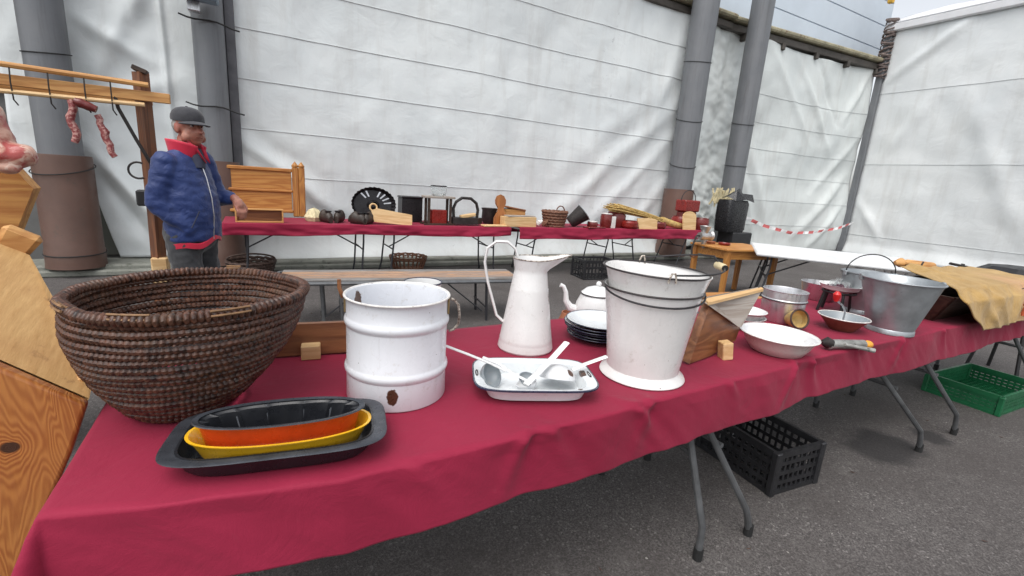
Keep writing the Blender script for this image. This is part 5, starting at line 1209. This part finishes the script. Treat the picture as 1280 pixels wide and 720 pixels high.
B().path([HC + V((.090, -.020, -.0655)), HC + V((.0965, 0, -.0645)), HC + V((.090, .020, -.0655))], .0022, 6).obj('mouth_line', 'darkred', mn)
# cap
b = B(); rings = []
for z, r in ((.036, 1.0), (.05, 1.02), (.075, 1.0), (.100, .88), (.119, .64), (.128, .34), (.130, .03)):
    rings.append([HC + V((-.012 + .108 * r * cos(a), .088 * r * sin(a), z - .010 * cos(a) * (z < .06))) for a in [2 * pi * k / 36 for k in range(36)]])
b.loft(rings); b.obj('cap_crown', 'capm', mn)
def brim(u, v):
    a = rad(-68 + 136 * u); r0 = 1.02; e = .062 * cos(a * 1.15) ** .6 * v if cos(a * 1.15) > 0 else 0
    return HC + V((-.012 + (.108 * r0 + e) * cos(a), (.088 * r0 + e * .35) * sin(a), .034 - .020 * v * cos(a) + -.012 * (sin(a) ** 2)))
thick(B().grid(brim, 24, 6).obj('cap_peak', 'capm', mn), .006)
B().sph(HC + V((-.012, 0, .131)), (.009, .009, .005), 10, 6).obj('cap_button', 'capm', mn)
for o in list(mn.children):
    if o.name.split('.')[0] in ('eye', 'pupil', 'hair', 'eyebrow', 'mouth_line', 'cap_crown', 'cap_peak', 'cap_button'):
        o.rotation_euler = (0, 0, HA); o.location = HC - HR @ HC
# trousers
b = B(); b.sph((0, 0, .92), (.16, .185, .15))
for s in (-1, 1): capsule(b, (.0, s * .09, .90), (.02, s * .105, .50), .105, .082); capsule(b, (.02, s * .105, .50), (.0, s * .115, .10), .082, .075)
mk('trousers', remesh(b, .011, 3, lambda c: .012 * nz(c.x, c.y, c.z * .6, 12) + .006 * nz(c.x, c.y, c.z, 30)), 'trousers', mn)
for s in (-1, 1):
    b = B(); b.sph((.06, s * .115, .05), (.15, .052, .05)); b.box((.05, s * .115, .012), (.27, .09, .024), bev=.01); mk('shoe', remesh(b, .009, 2), 'darkrubber', mn)
# jacket
b = B(); rings = []
for z, rx, ry, cx in ((.875, .150, .185, .012), (.93, .156, .192, .014), (1.02, .160, .196, .018), (1.10, .160, .198, .018), (1.18, .155, .196, .012), (1.27, .143, .193, .0), (1.35, .128, .186, -.01), (1.41, .105, .162, -.015), (1.455, .083, .115, -.010), (1.49, .068, .08, 0)):
    rings.append([V((cx + rx * cos(a), ry * sin(a), z)) for a in [2 * pi * k / 32 for k in range(32)]])
b.loft(rings)
capsule(b, SHR, ELR, .074, .066, 18); capsule(b, ELR, WRR, .066, .052, 18); capsule(b, SHL, ELL, .074, .066, 18); capsule(b, ELL, WRL - V((.05, -.02, 0)), .070, .050, 18)
def jw(c):
    f = .010 * nz(c.x, c.y, c.z * 1.8, 9) + .006 * nz(c.x, c.y, c.z * 1.6, 20)
    if c.y < -.17: f += .003 * sin(c.z * 80 + c.x * 30) * max(0, nz(c.x, c.y, c.z, 8) + .3)
    return f
mk('jacket', remesh(b, .010, 3, jw), 'jacket', mn)
# red lining: collar, hem, cuff
def colr(u, v):
    a = rad(22 + 316 * u); r = .083 + .014 * v; fl = .02 * v * (abs(u - .5) * 2) ** 4
    return V((.002 + (r + fl) * cos(a) * 1.05, (r + fl) * sin(a), 1.455 + .088 * v - .035 * (abs(u - .5) * 2) ** 3 * 1.1))
thick(B().grid(colr, 36, 6).obj('collar', 'redlin', mn), .010)
def colf(u, v):
    s = 1 if u > .5 else -1; t = abs(u - .5) * 2; a = rad(36 - 18 * t)
    return V((.07 + .055 * v + .05 * t * v, s * (.020 + .055 * (1 - v) * 1 + .01 * t), 1.53 - .15 * v))
for s in (-1, 1):
    thick(B().add([V((.055, s * .072, 1.545)), V((.105, s * .050, 1.50)), V((.150, s * .022, 1.40)), V((.125, s * .012, 1.43)), V((.085, s * .038, 1.50))], [(0, 1, 2, 3, 4)]).obj('lapel', 'redlin', mn), .010)
b = B(); rings = []
for z, rx, ry, cx in ((.848, .146, .178, .012), (.852, .155, .188, .012), (.885, .156, .190, .012), (.890, .148, .182, .012)): rings.append([V((cx + rx * cos(a), ry * sin(a), z + .025 * sin(a * 2 + 1) + .012 * cos(a * 5))) for a in [2 * pi * k / 40 for k in range(40)]])
b.loft(rings, False); b.obj('hem_lining', 'redlin', mn)
B().path([(.165, -.03, .89), (.181, -.035, 1.05), (.172, -.03, 1.17), (.146, -.025, 1.30), (.112, -.018, 1.40)], .003, 6).obj('zip', 'steel', mn)
B().path([(.13, -.205, .98), (.17, -.175, 1.09)], .004, 6).obj('pocket_seam', 'darkcloth', mn)
B().path([(.095, -.02, 1.36), (.085, -.01, 1.42), (.062, 0, 1.475)], [.04, .048, .045], 12).obj('shirt', 'darkcloth', mn)
